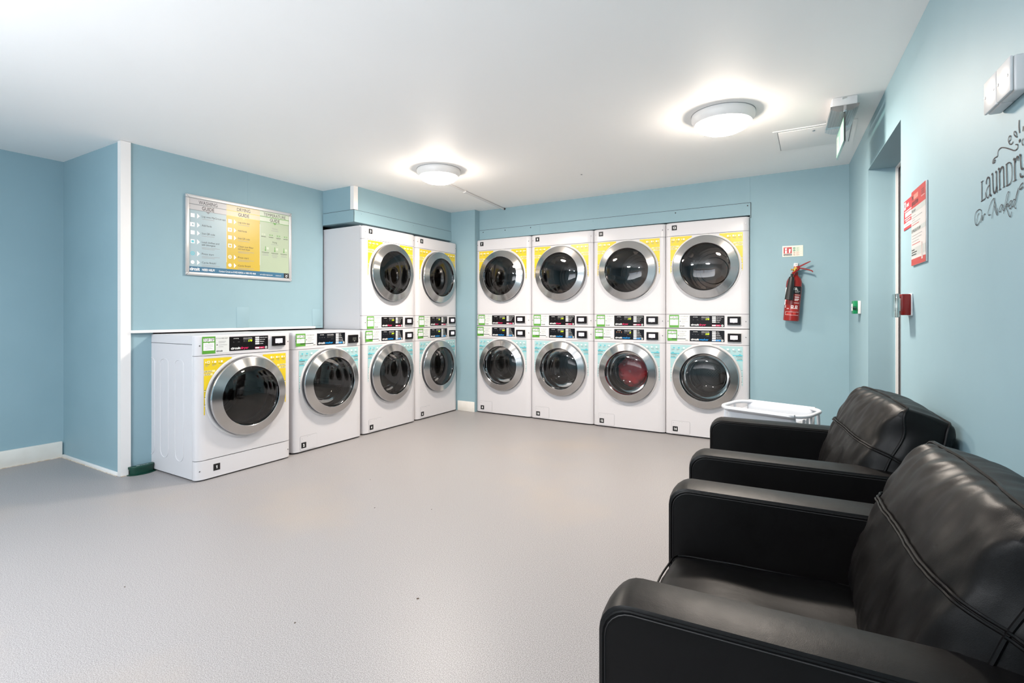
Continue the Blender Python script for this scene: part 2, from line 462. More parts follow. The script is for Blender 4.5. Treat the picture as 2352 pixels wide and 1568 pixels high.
# wall behind the camera, with an unseen window added around the fill light
mb = MB()
mb.box((-5.22, YB - .1, ZF), (-3.3, YB, ZC), WALL); mb.box((-.7, YB - .1, ZF), (.7, YB, ZC), WALL)
mb.box((-3.3, YB - .1, ZF), (-.7, YB, .77), WALL); mb.box((-3.3, YB - .1, 1.93), (-.7, YB, ZC), WALL)
struct('wall_behind', mb, 'blue wall behind the camera')
mb = MB()
for a, b in (((-3.3, .77), (-3.24, 1.93)), ((-.76, .77), (-.7, 1.93)), ((-2.03, .77), (-1.97, 1.93)), ((-3.3, .77), (-.7, .83)), ((-3.3, 1.87), (-.7, 1.93))):
    mb.box((a[0], YB - .08, a[1]), (b[0], YB - .02, b[1]), TRIM)
wf = struct('added_window_1', mb, 'white framed window added behind the camera for the fill light')
obj('pane', bx((-3.24, YB - .055, .83), (-.76, YB - .05, 1.87), ADDED_WINGLASS), wf)

# trims
mb = MB(); mb.prism([(-4.1395, 1.722), (-4.128, 1.722), (-4.128, 1.660), (-4.172, 1.660), (-4.172, 1.6715), (-4.1395, 1.6715)], ZF, ZC - .002, TRIM)
struct('trim_2', mb, 'white corner angle down the full height of the wall box')
mb = MB(); mb.prism([(-3.7095, 3.402), (-3.70, 3.402), (-3.70, 3.350), (-3.745, 3.350), (-3.745, 3.3595), (-3.7095, 3.3595)], 2.10, ZC - .002, TRIM)
struct('trim_3', mb, 'short white corner angle on the bulkhead above machine 3')
mb = MB(); mb.box((-4.14, 1.722, .983), (-4.108, 3.25, 1.003), TRIM, .003)
struct('trim_4', mb, 'thin white ledge above machines 1 and 2')
struct('baseboard_left', bx((-5.12, YB, ZF), (-5.10, 1.66, .115), SKIRT, .004), 'cream skirting board on the far left wall')
mb = MB(); mb.box((-5.098, 1.655, ZF), (-4.175, 1.672, .012), TRIM, .003); mb.box((-5.098, 1.650, ZF), (-4.17, 1.656, ZF + .004), BEAD)
mb.box((-4.143, 1.722, ZF), (-4.132, 1.868, .008), TRIM, .003); mb.box((-4.14, 1.66, ZF), (-4.12, 1.86, ZF + .004), BEAD)
mb.box((-5.10, YB, ZF), (-5.092, 1.655, ZF + .004), BEAD)
struct('trim_5', mb, 'thin white bead with brown sealant along the wall foot')
struct('baseboard_back', bx((-3.605, 4.838, ZF), (-3.368, 4.85, .105), SKIRT, .003), 'cream skirting at the corner pier')
# thin boards over the machines with their shadow line and screws
def screwhead(mb, x, y, z, nrm, r=.006, m=None):
    axis = 'y' if nrm[1] else 'x'; sgn = nrm[1] or nrm[0]
    mb.lathe([(0, .003 * sgn), (r * .7, .0025 * sgn), (r, 0)], m or WALL, n=10, c=(x, y, z), axis=axis)
mb = MB(); t = .006
mb.prism([(-3.362, yb(-3.362) - t), (-.476, yb(-.476) - t), (-.476, yb(-.476)), (-3.362, yb(-3.362))], 1.985, 2.093, WALL)
mb.prism([(-3.362, yb(-3.362) - .002), (-.474, yb(-.474) - .002), (-.474, yb(-.474)), (-3.362, yb(-3.362))], 2.093, 2.097, GAP)
mb.box((-.476, yb(-.476) - .004, 1.96), (-.472, yb(-.476), 2.096), GAP)
mb.box((-2.563, yb(-2.56) - .0075, 1.99), (-2.560, yb(-2.56) - .005, 2.092), WALL)
for x, dk in ((-3.31, 1), (-3.01, 1), (-2.68, 1), (-1.95, 0), (-1.12, 1), (-.50, 1)):
    screwhead(mb, x, yb(x) - t, 2.07, (0, -1), .006, DARK if dk else WALL)
struct('trim_6', mb, 'thin blue board with screws above machines 7 to 13')
mb = MB(); mb.box((-3.71, 3.354, 1.985), (-3.703, 4.846, 2.096), WALL); mb.box((-3.71, 3.354, 2.096), (-3.708, 4.846, 2.100), GAP)
mb.box((-4.13, 3.353, 1.985), (-3.703, 3.36, 2.096), WALL); mb.box((-4.13, 3.357, 2.096), (-3.71, 3.36, 2.100), GAP)
for y in (3.45, 3.83, 4.18, 4.48, 4.81): screwhead(mb, -3.703, y, 2.07, (1, 0))
for x in (-4.09, -3.95, -3.73): screwhead(mb, x, 3.353, 2.07, (0, -1))
struct('trim_7', mb, 'thin blue board with screws above machines 3 and 5')
# blanking plates painted over on the poster wall, a paint line, ceiling hatch
mb = MB(); mb.box((-4.14, 2.49, 1.005), (-4.1375, 2.60, 1.178), WALL, .001)
mb.box((-4.14, 3.235, 1.005), (-4.1375, 3.335, 1.168), WALL, .001)
mb.box((-4.14, 2.586, 1.98), (-4.1393, 2.588, ZC), WALL)
struct('trim_8', mb, 'painted-over square blanking plates on the poster wall')
mb = MB()
mb.box((-.235, 3.79, ZC - .004), (.235, 3.815, ZC), CEIL); mb.box((-.235, 4.25, ZC - .004), (.235, 4.275, ZC), CEIL)
mb.box((-.235, 3.815, ZC - .004), (-.21, 4.25, ZC), CEIL); mb.box((.21, 3.815, ZC - .004), (.235, 4.25, ZC), CEIL)
mb.box((-.205, 3.82, ZC - .006), (.205, 4.245, ZC - .001), CEIL, .001)
mb.box((-.210, 3.815, ZC - .0015), (.21, 4.25, ZC - .001), GREY1)
mb.lathe([(0, -.003), (.008, -.003), (.010, 0)], CHROME, n=16, c=(0, 3.875, ZC - .006), axis='z')
tag(obj('ceiling_hatch', mb), 'flat white access hatch with a small lock set in the ceiling', 'hatch')
# cable conduit
mb = MB()
mb.tube([(-2.86, 3.5, ZC - .009), (-2.93, 4.06, ZC - .009)], .008, PLASTIC, n=10)
mb.tube([(-2.93, 4.05, ZC - .010), (-3.03, 4.93, ZC - .012)], .011, PLASTIC, n=10)
mb.box((-2.945, 4.04, ZC - .022), (-2.915, 4.07, ZC), PLASTIC, .002)
mb.lathe([(0, 0), (.012, 0), (.012, .004)], GAP, n=12, c=(-3.018, 4.934, ZC - .012), axis='y')
tag(obj('cable_conduit', mb), 'thin white cable conduit running along the ceiling to the back wall', 'conduit')

# ================================================================== ceiling lamps
def lamp(x, y, label, glow, power, col):
    t = thing('ceiling_light', label, 'light', (x, y, ZC), 0)
    obj('housing', lambda: lathe_mb([(0, -.0005), (.178, -.0005), (.180, -.006), (.178, -.030), (.162, -.058), (.154, -.060), (.150, -.05)], TRIM, 'z', 64), t, 'lamp_h')
    obj('rim_gasket', lambda: lathe_mb([(.1790, 0), (.1815, 0), (.1815, -.003), (.1790, -.003)], GREY1, 'z', 64), t, 'lamp_g')
    obj('diffuser', lambda: lathe_mb([(.1535, -.056), (.150, -.068), (.135, -.085), (.105, -.100), (.06, -.110), (0, -.113)], glow, 'z', 64), t, 'lamp_d' + glow.name, label='glowing opal dome')
    l = bpy.data.lights.new('lamp_bulb', 'AREA'); l.shape = 'DISK'; l.size = .22; l.energy = power; l.color = col
    lo = bpy.data.objects.new('lamp_bulb', l); COL.objects.link(lo); lo.parent = t; lo.location = (0, 0, -.115)
    return t
def lathe_mb(prof, m, axis='y', n=48, c=(0, 0, 0)):
    mb = MB(); mb.lathe(prof, m, n=n, axis=axis, c=c); return mb
lamp(*LAMP_POS[0], 'round white ceiling light nearer the corner, over machines 5 and 7', LAMPGLOW, LAMP_W, (1, .91, .82))
lamp(*LAMP_POS[1], 'round white ceiling light that looks larger, near the hatch and exit sign', LAMPGLOW, LAMP_W, (1, .91, .82))
for k, p in enumerate(ADDED_LAMPS):
    lamp(*p, ('round white ceiling light added behind the camera near the left wall', 'round white ceiling light added behind the camera near the armchairs')[k], ADDED_GLOW, ADDED_W, (1, .96, .92))

# ================================================================== washing machines and dryers
W = 0.716; HW = W / 2; DEP = 0.74
RD = 0.215      # front hole
def front_outline(w=HW, rx=.06, ry=.030, back=.05, n=5):
    pts = [(-w, back)]
    for i in range(n + 1):
        a = PI / 2 * i / n
        pts.append((-w + rx * (1 - math.cos(a)), ry * (1 - math.sin(a))))
    for i in range(n + 1):
        a = PI / 2 * (1 - i / n)
        pts.append((w - rx * (1 - math.cos(a)), ry * (1 - math.sin(a))))
    pts.append((w, back))
    return pts
def body_mb(z0, z1):
    mb = MB()
    # open-fronted cabinet: sides, back, top, bottom
    t = .012; w = HW
    mb.box((-w, .052, z0), (-w + t, DEP, z1), ENAMEL, .002, 1); mb.box((w - t, .052, z0), (w, DEP, z1), ENAMEL, .002, 1)
    mb.box((-w + t, DEP - t, z0), (w - t, DEP, z1), ENAMEL); mb.box((-w + t, .052, z1 - t), (w - t, DEP - t, z1 - .0005), ENAMEL)
    mb.box((-w + t, .052, z0 + .0005), (w - t, DEP - t, z0 + t), ENAMEL)
    return mb
def strip_mb(z0, z1, topbev=0.0, m=None):
    mb = MB(); mb.prism(front_outline(), z0, z1, m or ENAMEL, topbev=topbev, smooth=True); return mb
def front_mb(z0, z1, zc):
    """front sheet with the round door opening and rounded vertical edges"""
    mb = MB(); n = 96
    out = front_outline()
    # curved ends as prisms, centre as ring-to-rectangle sheet
    xl = -HW + .06
    left = [p for p in out if p[0] <= xl + 1e-6] + [(xl, .05)]
    right = [(-p[0], p[1]) for p in left][::-1]
    mb.prism(left, z0, z1, ENAMEL, smooth=True); mb.prism(right, z0, z1, ENAMEL, smooth=True)
    vs = []; 
    for i in range(n):
        a = 2 * PI * i / n; c, s_ = math.cos(a), math.sin(a)
        k = min((-xl) / abs(c) if abs(c) > 1e-9 else 9, (z1 - zc) / s_ if s_ > 1e-9 else 9, (z0 - zc) / s_ if s_ < -1e-9 else 9)
        vs += [(k * c, 0, zc + k * s_), (RD * 1.02 * c, 0, zc + RD * 1.02 * s_), (RD * 1.02 * c, .05, zc + RD * 1.02 * s_)]
    # keep rectangle corners exact by snapping nearest vertices
    for cx_, cz_ in ((xl, z0), (xl, z1), (-xl, z0), (-xl, z1)):
        j = min(range(n), key=lambda i: (vs[3 * i][0] - cx_) ** 2 + (vs[3 * i][2] - cz_) ** 2)
        vs[3 * j] = (cx_, 0, cz_)
    fs = []
    for i in range(n):
        j = (i + 1) % n
        fs += [(3 * i, 3 * j, 3 * j + 1, 3 * i + 1), (3 * i + 1, 3 * j + 1, 3 * j + 2, 3 * i + 2)]
    mb.add(vs, fs, ENAMEL)
    mb.box((xl, .0405, z1 - .012), (-xl, .05, z1), ENAMEL)
    mb.box((xl, .0, z1 - .001), (-xl, .0405, z1), ENAMEL)
    mb.box((xl, .0, z0), (-xl, .0405, z0 + .001), ENAMEL)
    return mb
def door_surround_mb():   # pressed white surround and dark seal behind the ring
    return lathe_mb([(.300, .0), (.298, -.004), (.288, -.006), (.284, -.004)], PLASTIC, 'y', 96)
def ring_mb():
    mb = MB()
    mb.lathe([(.268, 0), (.279, -.002), (.2815, -.008), (.2815, -.026)], RUBBER, n=96)
    mb.lathe([(.2815, -.026), (.284, -.028), (.2845, -.032), (.2825, -.036), (.278, -.0385)], CHROME, n=96)
    mb.lathe([(.278, -.0385), (.219, -.0575)], BRUSHED, n=128)
    mb.lathe([(.219, -.0575), (.2165, -.0585), (.214, -.0565), (.2125, -.046), (.2125, -.02), (.205, .0)], CHROME, n=96)
    return mb
def glass_mb():
    return lathe_mb([(.2125, -.044), (.195, -.051), (.16, -.060), (.12, -.066), (.07, -.0695), (0, -.071)], GLASS, 'y', 64)
def bowl_mb():
    mb = MB()
    mb.lathe([(.205, -.02), (.185, .01), (.168, .06), (.155, .105), (.135, .118), (0, .120)], BOWL, n=64)
    return mb
def gasket_mb():
    return lathe_mb([(.219, .002), (.212, -.004), (.205, .0), (.200, .03), (.206, .05), (.199, .06), (.204, .075), (.22, .08), (.24, .078)], RUBBER, 'y', 64)
def drum_mb(perf):
    mb = MB(); m = DRUM if perf else DRUMS
    mb.lathe([(.222, .082), (.232, .09), (.236, .10), (.236, .44), (.225, .46), (.12, .47), (.05, .455), (0, .455)], m, n=64)
    for k in range(3):
        a = 2 * PI * k / 3 + .55
        c, s_ = math.cos(a), math.sin(a)
        Mx = Matrix(((s_, 0, c, 0), (0, 1, 0, 0), (-c, 0, s_, 0), (0, 0, 0, 1)))
        mb.prism([(-.045, .235), (-.018, .178), (0, .170), (.018, .178), (.045, .235)], .11, .44, m, axis='y', M=Mx, smooth=True)
    for r in (.13, .17, .205):
        mb.lathe([(r - .004, .462 if r < .2 else .455), (r, .456 if r < .2 else .449), (r + .004, .462 if r < .2 else .455)], m, n=48)
    return mb
def latch_mb():
    mb = MB(); mb.box((-.208, -.048, -.045), (-.199, -.018, .045), BLACK, .003)
    mb.tube([(-.2005, -.049, -.042), (-.2035, -.049, 0), (-.2005, -.049, .042)], .0022, CHROME, n=6)
    return mb
def tip_mb(z0, z1, x0, kind):
    """green TOP TIP card"""
    mb = MB(); y = -.0012; h = z1 - z0; w = .088
    mb.box((x0, y, z0), (x0 + w, 0, z1), GREEN)
    mb.rect(x0 + .008, z1 - .034, x0 + w - .008, z1 - .010 - .002, WHITE, y - .0004)
    mb.text('TOP TIP', x0 + w / 2, z1 - .032, .018, DARK, y - .0008, w=w - .020, align='c', bold=.01)
    zb = z0 + (.022 if kind == 'd' else .026)
    mb.rect(x0 + .007, zb, x0 + w - .007, z1 - .042, WHITE, y - .0004)
    mb.poly([(x0 + w / 2 - .005, z1 - .0415), (x0 + w / 2, z1 - .047), (x0 + w / 2 + .005, z1 - .0415)], GREEN, y - .0008)
    n = 5 if kind == 'd' else 3
    for k in range(n):
        zz = z1 - .054 - k * (z1 - .056 - zb - .003) / n
        ww = (w - .03) * (1, .94, 1, .6, .85)[k]
        mb.rect(x0 + w / 2 - ww / 2, zz - .0016, x0 + w / 2 + ww / 2, zz, GREY1, y - .0008)
    return mb
def help_mb(z0, z1, x0, kind):
    mb = MB(); y = -.0012; w = .10; X = x0
    mb.box((x0, y, z0), (x0 + w, 0, z1), GREY2)
    mb.text('IF YOU NEED HELP', X + .005, z1 - .018, .0068, DARK, y - .0005, w=.080)
    s = (z1 - z0)
    for k, (a, b) in enumerate(((.052, .0), (.044, .0), (.060, .0), (.034, .0))):
        zz = z1 - .040 * s / .125 - (0, .010, .026, .040)[k] * s / .125
        mb.rect(X + .020, zz, X + .020 + a, zz + .0022, GREY1, y - .0005)
    for k, zz in enumerate((.045, .066, .082)):
        z_ = z1 - zz * s / .125
        mb.rect(X + .006, z_, X + .013, z_ + .006, DARK if k == 1 else WHITE, y - .0005)
        mb.rect(X + .006, z_ - .001, X + .013, z_, DARK, y - .0005)
    if kind == 'd': mb.text('circuit', X + .004, z0 + .010, .0115, DARK, y - .0005, w=.044, bold=.03)
    else:
        mb.text('circuit', X + .072, z0 + .005, .007, DARK, y - .0005, w=.024, bold=.03)
        mb.rect(X - .050, z0 + .017, X + .076, z0 + .0225, BLACKM, y - .0009)
    return mb
def display_mb(kind, digits, leds=False):
    """black panel 0.297 x 0.10, origin lower left"""
    mb = MB(); PW, PH = .297, .101; y = -.0022
    mb.box((0, y, 0), (PW, 0, PH), BLACK if kind == 'd' else BLACKW, .0008, 1)
    X = lambda f: f * PW
    Z = lambda f: f * PH
    e = y - .0004
    mb.text('processing', X(.105), Z(.85), .0058, WHITE, e, w=X(.125), bold=.02)
    mb.text('minutes remaining', X(.345), Z(.85), .0058, WHITE, e, w=X(.225), bold=.02)
    mb.rect(X(.34), Z(.775), X(.575), Z(.80), GREY1, e)
    mb.rect(X(.345), Z(.58), X(.57), Z(.77), BLACKM, e - .0001)
    mb.text('£', X(.355), Z(.63), .0075, GREY1, e - .0003, w=X(.018))
    if digits:
        wid = {3: .105, 4: .115, 2: .055}[len(digits)]
        mb.text(digits, X(.572), Z(.605), .0145, DIGIT, e - .0003, w=X(wid), bold=.03, align='r', shear=.25)
    if kind == 'd':
        for f, t_ in ((.095, 'dry'), (.205, 'cooling')): mb.text(t_, X(f), Z(.60), .0045, GREY1, e, w=X(.022 if t_ == 'dry' else .05))
    else:
        for k, t_ in enumerate(('wash', 'rinse', 'spin')):
            mb.text(t_, X(.07 + k * .08), Z(.615), .004, GREY1, e, w=X(.036))
            if leds: mb.rect(X(.082 + k * .08), Z(.69), X(.096 + k * .08), Z(.745), AMBER, e)
        mb.text('door lock', X(.49), Z(.47), .004, GREY1, e, w=X(.08))
        if leds: mb.rect(X(.465), Z(.47), X(.478), Z(.51), AMBER, e)
    rows = ('whites & colours', 'perm. press', 'delicates', 'no heat') if kind == 'd' else ('whites', 'brights', 'delicates', 'perm. press', 'with prewash')
    step = .150
    for k, t_ in enumerate(rows):
        z1 = .93 - k * step; 
        mb.rect(X(.652), Z(z1 - .105), X(.758), Z(z1), WHITE, e)
        mb.rect(X(.690), Z(z1 - .065), X(.705), Z(z1 - .035), GREY1, e - .0002)
        mb.text(t_, X(.775), Z(z1 - .085), .0058, WHITE, e, w=X(min(.20, .0125 * len(t_))), bold=.02)
    c2 = PINK if kind == 'd' else BLUE
    mb.rect(X(.645), Z(.055), X(.895), Z(.185), c2, e)
    mb.rect(X(.652), Z(.07), X(.758), Z(.17), WHITE, e - .0002)
    mb.text('start', X(.785), Z(.085), .0062, WHITE, e - .0002, w=X(.07), bold=.02)
    mb.disc(X(.942), Z(.12), .0095, GREY2, e, 20); mb.disc(X(.942), Z(.12), .0055, DARK, e - .0002, 14, .004)
    mb.poly([(X(.942) - .003, Z(.12) - .001), (X(.942), Z(.12) + .004), (X(.942) + .003, Z(.12) - .001)], DARK, e - .0002)
    mb.text('circuit', X(.035), Z(.10), .0165, WHITE, e, w=X(.235), bold=.035)
    mb.text('dryer' if kind == 'd' else 'washer', X(.275), Z(.10), .0165, c2, e, w=X(.205 if kind == 'd' else .275), bold=.03)
    return mb
def reader_mb(kind):
    mb = MB()
    mb.box((-.004, -.006, -.007), (.114, 0, .080), PLASTIC, .002, 1)
    mb.box((0, -.020, 0), (.109, -.005, .073), BLACK, .002, 1)
    return mb
def screen_mb(lit):
    mb = MB(); y = -.0205
    if lit:
        mb.rect(.022, .021, .082, .055, SCREENE, y); mb.rect(.0255, .0245, .0785, .0515, SCREEN, y - .0003)
        mb.rect(.045, .0165, .060, .020, GREY1, y)
    else:
        mb.rect(.040, .022, .085, .050, SCRDARK, y); mb.text('PAY', .056, .014, .005, WHITE, y, w=.016)
    return mb
def guide_mb(kind, side, ztop, zc, zlow):
    """coloured instruction sticker that wraps round the door"""
    A, B_, T = (YEL, YELP, 'DRYING') if kind == 'd' else (AQUA, AQUAD, 'WASHING')
    mb = MB(); y = -.0009; R = .303; xo = HW - .048; xi = .118
    a0 = math.acos(xi / R); pts = [(-xo, ztop), (-xi, ztop)]
    n = 14
    for i in range(n + 1):
        a = a0 * (1 - i / n); pts.append((-R * math.cos(a), zc + R * math.sin(a)))
    pts += [(-R, zlow), (-xo, zlow)]
    def f(p): return p if side < 0 else (-p[0], p[1])
    # fan-safe polygon split: quads between outer edge and curve
    cur = [(-xi, ztop)] + pts[2:-1]
    for i in range(len(cur) - 1):
        p, q = cur[i], cur[i + 1]
        mb.poly([f((-xo, p[1])), f(p), f(q), f((-xo, q[1]))][::1 if side < 0 else -1], A, y)
    e = y - .0004
    def tx(t_, x, z, h, w, m, al='l'):
        if side < 0: mb.text(t_, x, z, h, m, e - .0003, w=w, align=al)
        else: mb.text(t_, -x, z, h, m, e - .0003, w=w, align='r' if al == 'l' else al)
    for k in range(3):
        x = -xo + .010 + k * .045; z = ztop - .030
        X_ = lambda q: q if side < 0 else -q
        xs = sorted((X_(x + .012), X_(x + .030)))
        if kind == 'd':
            mb.poly([(X_(x), z - .002), (X_(x + .008), z + .004), (X_(x), z + .010)], WHITE, e)
            if side < 0 and k == 0:
                mb.rect(xs[0], z - .004, xs[1], z + .012, WHITE, e); mb.rect(xs[0] + .003, z - .001, xs[1] - .003, z + .009, YEL, e - .0003)
            elif k == 2 and side > 0: mb.disc((xs[0] + xs[1]) / 2, z + .004, .008, WHITE, e)
            else: mb.rect(xs[0] + .002, z - .003, xs[1] - .002, z + .010, WHITE, e)
        else:
            mb.poly([(xs[0], z + .008), (xs[0] + .003, z - .004), (xs[1] - .003, z - .004), (xs[1], z + .008)], AQUAD if side < 0 and k < 2 else WHITE, e)
        for q in range(3):
            if k == 2 and side < 0 and q: continue
            xx = sorted((X_(x), X_(x + (.028, .024, .015)[q])))
            if abs(xx[0]) < .13 + q * .01 or abs(xx[1]) < .13 + q * .01: continue
            mb.rect(xx[0], z - .012 - q * .006, xx[1], z - .010 - q * .006, DARK if q == 0 else GREY1, e)
    zb = ztop - .098
    def band(za, zb_, m, ee):
        xx = -math.sqrt(max(R * R - (za - zc) ** 2, 0)) - .001 if za > zc else -R
        xl_, xr_ = (-xo, xx) if side < 0 else (-xx, xo)
        mb.rect(min(xl_, xr_), za, max(xl_, xr_), zb_, m, ee)
    if kind == 'd':
        band(zb + .001, zb + .016, YELP, e); band(zb - .020, zb - .005, YELP, e)
    else:
        band(zb + .014, zb + .022, AQUAD, e); band(zb - .028, zb - .021, AQUAD, e)
        cx_ = -xo + .022; 
        P3 = [(cx_ - .016, zb + .0215), (cx_ + .016, zb + .0215), (cx_, zb + .033)]
        mb.poly([f(p) for p in P3], AQUAD, e)
    tx(T, -xo + .004, zb + .002, .0125, .050 if kind == 'd' else .052, DARK); tx('GUIDE', -xo + .004, zb - .018, .0125, .040, DARK)
    for k in range(3):
        zz = zc + .07 - k * .05
        xs = sorted([-xo + .003, -xo + .011]) if side < 0 else sorted([xo - .003, xo - .011])
        mb.rect(xs[0], zz, xs[1], zz + .003, DARK, e); mb.rect(xs[0], zz - .007, xs[1], zz - .002, WHITE, e)
    return mb
def number_mb(n):
    mb = MB(); s = .023
    mb.box((-s, -.0010, -s), (s, 0, s), BLACKM)
    one = [(.16, 0), (.50, 0), (.50, 1), (.24, 1), (0, .80), (0, .62), (.16, .70)]
    chars = str(n); cw = .0125 if n > 9 else .0150; h = .021
    x = -(cw * len(chars) + .0015 * (len(chars) - 1)) / 2
    for c in chars:
        if c == '1':
            P = [(x + cw * (.18 + p[0] * 1.1), -.0105 + p[1] * h) for p in one]
            mb.poly([P[0], P[1], P[2], P[3], P[6]], WHITE, -.0014); mb.poly([P[3], P[4], P[5], P[6]], WHITE, -.0014)
        else: mb.text(c, x + cw / 2, -.0105, h, WHITE, -.0014, w=cw, bold=.05, align='c')
        x += cw + .0015
    return mb
def flap_mb():
    mb = MB(); w, h, r = .165, .118, .012
    def rr(k):
        out = []
        for cx_, cz_, a0 in ((w - r, r, -PI / 2), (w - r, h - r, 0), (r, h - r, PI / 2), (r, r, PI)):
            for i in range(5):
                a = a0 + PI / 2 * i / 4
                out.append((cx_ + (r - k) * math.cos(a), cz_ + (r - k) * math.sin(a)))
        return out
    mb.prism(rr(0), -.0008, 0, GREY1, axis='y'); mb.prism(rr(.0015), -.0022, 0, ENAMEL, axis='y')
    mb.rect(.068, h - .011, .098, h - .0095, GREY1, -.0026); mb.rect(.075, h - .016, .091, h - .0105, GREY2, -.0026)
    mb.disc(.018, h - .022, .0022, SCREW, -.0026, 8)
    return mb
def feet_mb():
    mb = MB()
    for x in (-HW + .06, HW - .06):
        for y in (.09, DEP - .06): mb.lathe([(0, 0), (.022, 0), (.022, .006), (.008, .008), (.008, .011)], GAP, n=16, c=(x, y, ZF), axis='z')
    return mb
def foot_mb():
    mb = MB(); mb.lathe([(0, 0), (.022, 0), (.022, .006), (.008, .007), (.008, .0098)], GAP, n=16, axis='z'); return mb
def screw_mb():
    mb = MB(); mb.lathe([(0, -.003), (.0035, -.0028), (.005, 0)], SCREW, n=12); mb.lathe([(.007, 0), (.0055, -.0008), (.005, 0)], PLASTIC, n=12); return mb

def machine(kind, num, loc, rz, label, digits, base='stack', sz=1.0, lit=True, leds=False, group=None):
    """kind w = washer, d = dryer ; base: floor, stack (upper), single (dryer on plinth)"""
    name = 'washing_machine' if kind == 'w' else 'tumble_dryer'
    t = thing(name, label, 'washing machine' if kind == 'w' else 'tumble dryer', loc, rz, group)
    t.scale = (1, 1, sz)
    K = kind + base[:2]
    if base == 'stack': z_ctl, z_fr, z_cap, zc, ztop, zlow, H = (.003, .129), (.132, .857), (.860, .984), .558, .850, .515, .985
    elif base == 'single': z_ctl, z_fr, z_cap, zc, ztop, zlow, H = (.846, .984), (.131, .843), None, .537, .826, .44, .985
    else: z_ctl, z_fr, z_cap, zc, ztop, zlow, H = (.846, .984), (.003, .843), None, .550, .834, .49, .985
    obj('cabinet', lambda: body_mb(.0, H), t, 'cab')
    def seam():
        mb = MB(); mb.prism([(p[0] * .996, p[1] + .003) for p in front_outline()], 0, .003, GAP); return mb
    for za in ([z_ctl[1]] if base == 'stack' else [z_ctl[0] - .003]) + ([z_cap[0] - .003] if z_cap else []) + ([.128] if base == 'single' else []):
        obj('panel_seam', seam, t, 'seam', (0, 0, za), label='dark joint line between the front panels')
    obj('front_panel', lambda: front_mb(*z_fr, zc), t, 'fr' + base)
    obj('control_fascia', lambda: strip_mb(*z_ctl, topbev=0 if base == 'stack' else .006), t, 'ctl' + ('s' if base == 'stack' else 'f'))
    if z_cap: obj('top_cap', lambda: strip_mb(*z_cap, topbev=.016), t, 'cap')
    if base == 'single': obj('plinth', lambda: strip_mb(.0, .127), t, 'plinth')
    if base == 'single':
        def emb():
            mb = MB(); X_ = -HW - .0005
            for (ya, yb_) in ((.16, .27), (.36, .47), (.55, .66)):
                pts = []
                r = (yb_ - ya) / 2
                for i in range(9): pts.append((X_, (ya + yb_) / 2 + r * math.cos(PI * i / 8), .78 + r * 1.0 * math.sin(PI * i / 8) * .6))
                for i in range(9): pts.append((X_, (ya + yb_) / 2 - r * math.cos(PI * i / 8), .16 - r * math.sin(PI * i / 8)))
                mb.tube(pts + [pts[0]], .0028, ENAMEL, n=6, caps=False)
            mb.box((X_ - .0012, .053, .922), (X_, DEP - .01, .9245), GAP)
            return mb
        obj('side_pressing', emb, t, 'emb', label='raised ribs pressed into the side panel')
    if base != 'stack':
        for x in (-HW + .06, HW - .06):
            for y in (.09, DEP - .06): obj('foot', foot_mb, t, 'foot', (x, y, ZF / sz))
    # door
    d = obj('door', ring_mb, t, 'ring', (0, -.003, zc), label='brushed steel door ring')
    obj('door_glass', glass_mb, d, 'glass')
    if kind == 'w': obj('glass_bowl', bowl_mb, d, 'bowl')
    obj('door_latch', latch_mb, d, 'latch' + ('L' if rz else 'R'), rot=(0, PI, 0) if rz else (0, 0, 0))
    obj('door_surround', door_surround_mb, t, 'surr', (0, -.0003, zc))
    obj('door_gasket', gasket_mb, t, 'gask', (0, 0, zc))
    obj('drum', lambda: drum_mb(kind == 'w'), t, 'drum' + kind, (0, 0, zc), rot=(0, num * .5, 0))
    # stickers
    obj('guide_sticker', lambda: guide_mb(kind, -1, ztop, zc, zlow), t, K + 'gl'); obj('guide_sticker', lambda: guide_mb(kind, 1, ztop, zc, zlow), t, K + 'gr')
    zo = z_ctl[0]
    if kind == 'd':
        off = .0 if base == 'stack' else .008
        z0, z1 = zo + .004 + off, zo + .122 + off
        tx, dx, dz, rx, rz_ = -HW + .037, -HW + .222, zo + .014 + off, -HW + .545, zo + .034 + off
    else:
        z0, z1 = zo + .024, zo + .128
        tx, dx, dz, rx, rz_ = -HW + .020, -HW + .222, zo + .024, -HW + .547, zo + .028
    obj('tip_sticker', lambda: tip_mb(z0, z1, tx, kind), t, K + 'tip', label='green card headed TOP TIP')
    obj('help_sticker', lambda: help_mb(z0, z1, tx + .090, kind), t, K + 'help')
    obj('display_panel', lambda: display_mb(kind, digits, leds), t, 'disp' + kind + str(digits) + str(leds), (dx, 0, dz))
    cr = obj('card_reader', lambda: reader_mb(kind), t, 'reader', (rx, 0, rz_))
    obj('screen', lambda: screen_mb(lit), cr, 'scr' + str(lit), label='lit pinkish screen' if lit else 'unlit screen')
    for sx in (-1, 1): obj('screw', screw_mb, t, 'screw', (sx * (HW - .024), .006, (z_ctl[0] + z_ctl[1]) / 2))
    if base == 'stack':
        for sx in (-1, 1): obj('screw', screw_mb, t, 'screw', (sx * (HW - .024), .006, .925))
        obj('number_sticker', number_mb(num), t, None, (-HW + .083, 0, .935))
    elif base == 'single':
        for sx in (-1, 1): obj('screw', screw_mb, t, 'screw', (sx * (HW - .024), .006, .06))
        obj('number_sticker', number_mb(num), t, None, (-HW + .135, 0, .066))
    else:
        obj('filter_flap', flap_mb, t, 'flap', (-HW + .058, 0, .010))
        obj('number_sticker', number_mb(num), t, None, (-HW + .092, -.0024, .052))
    return t

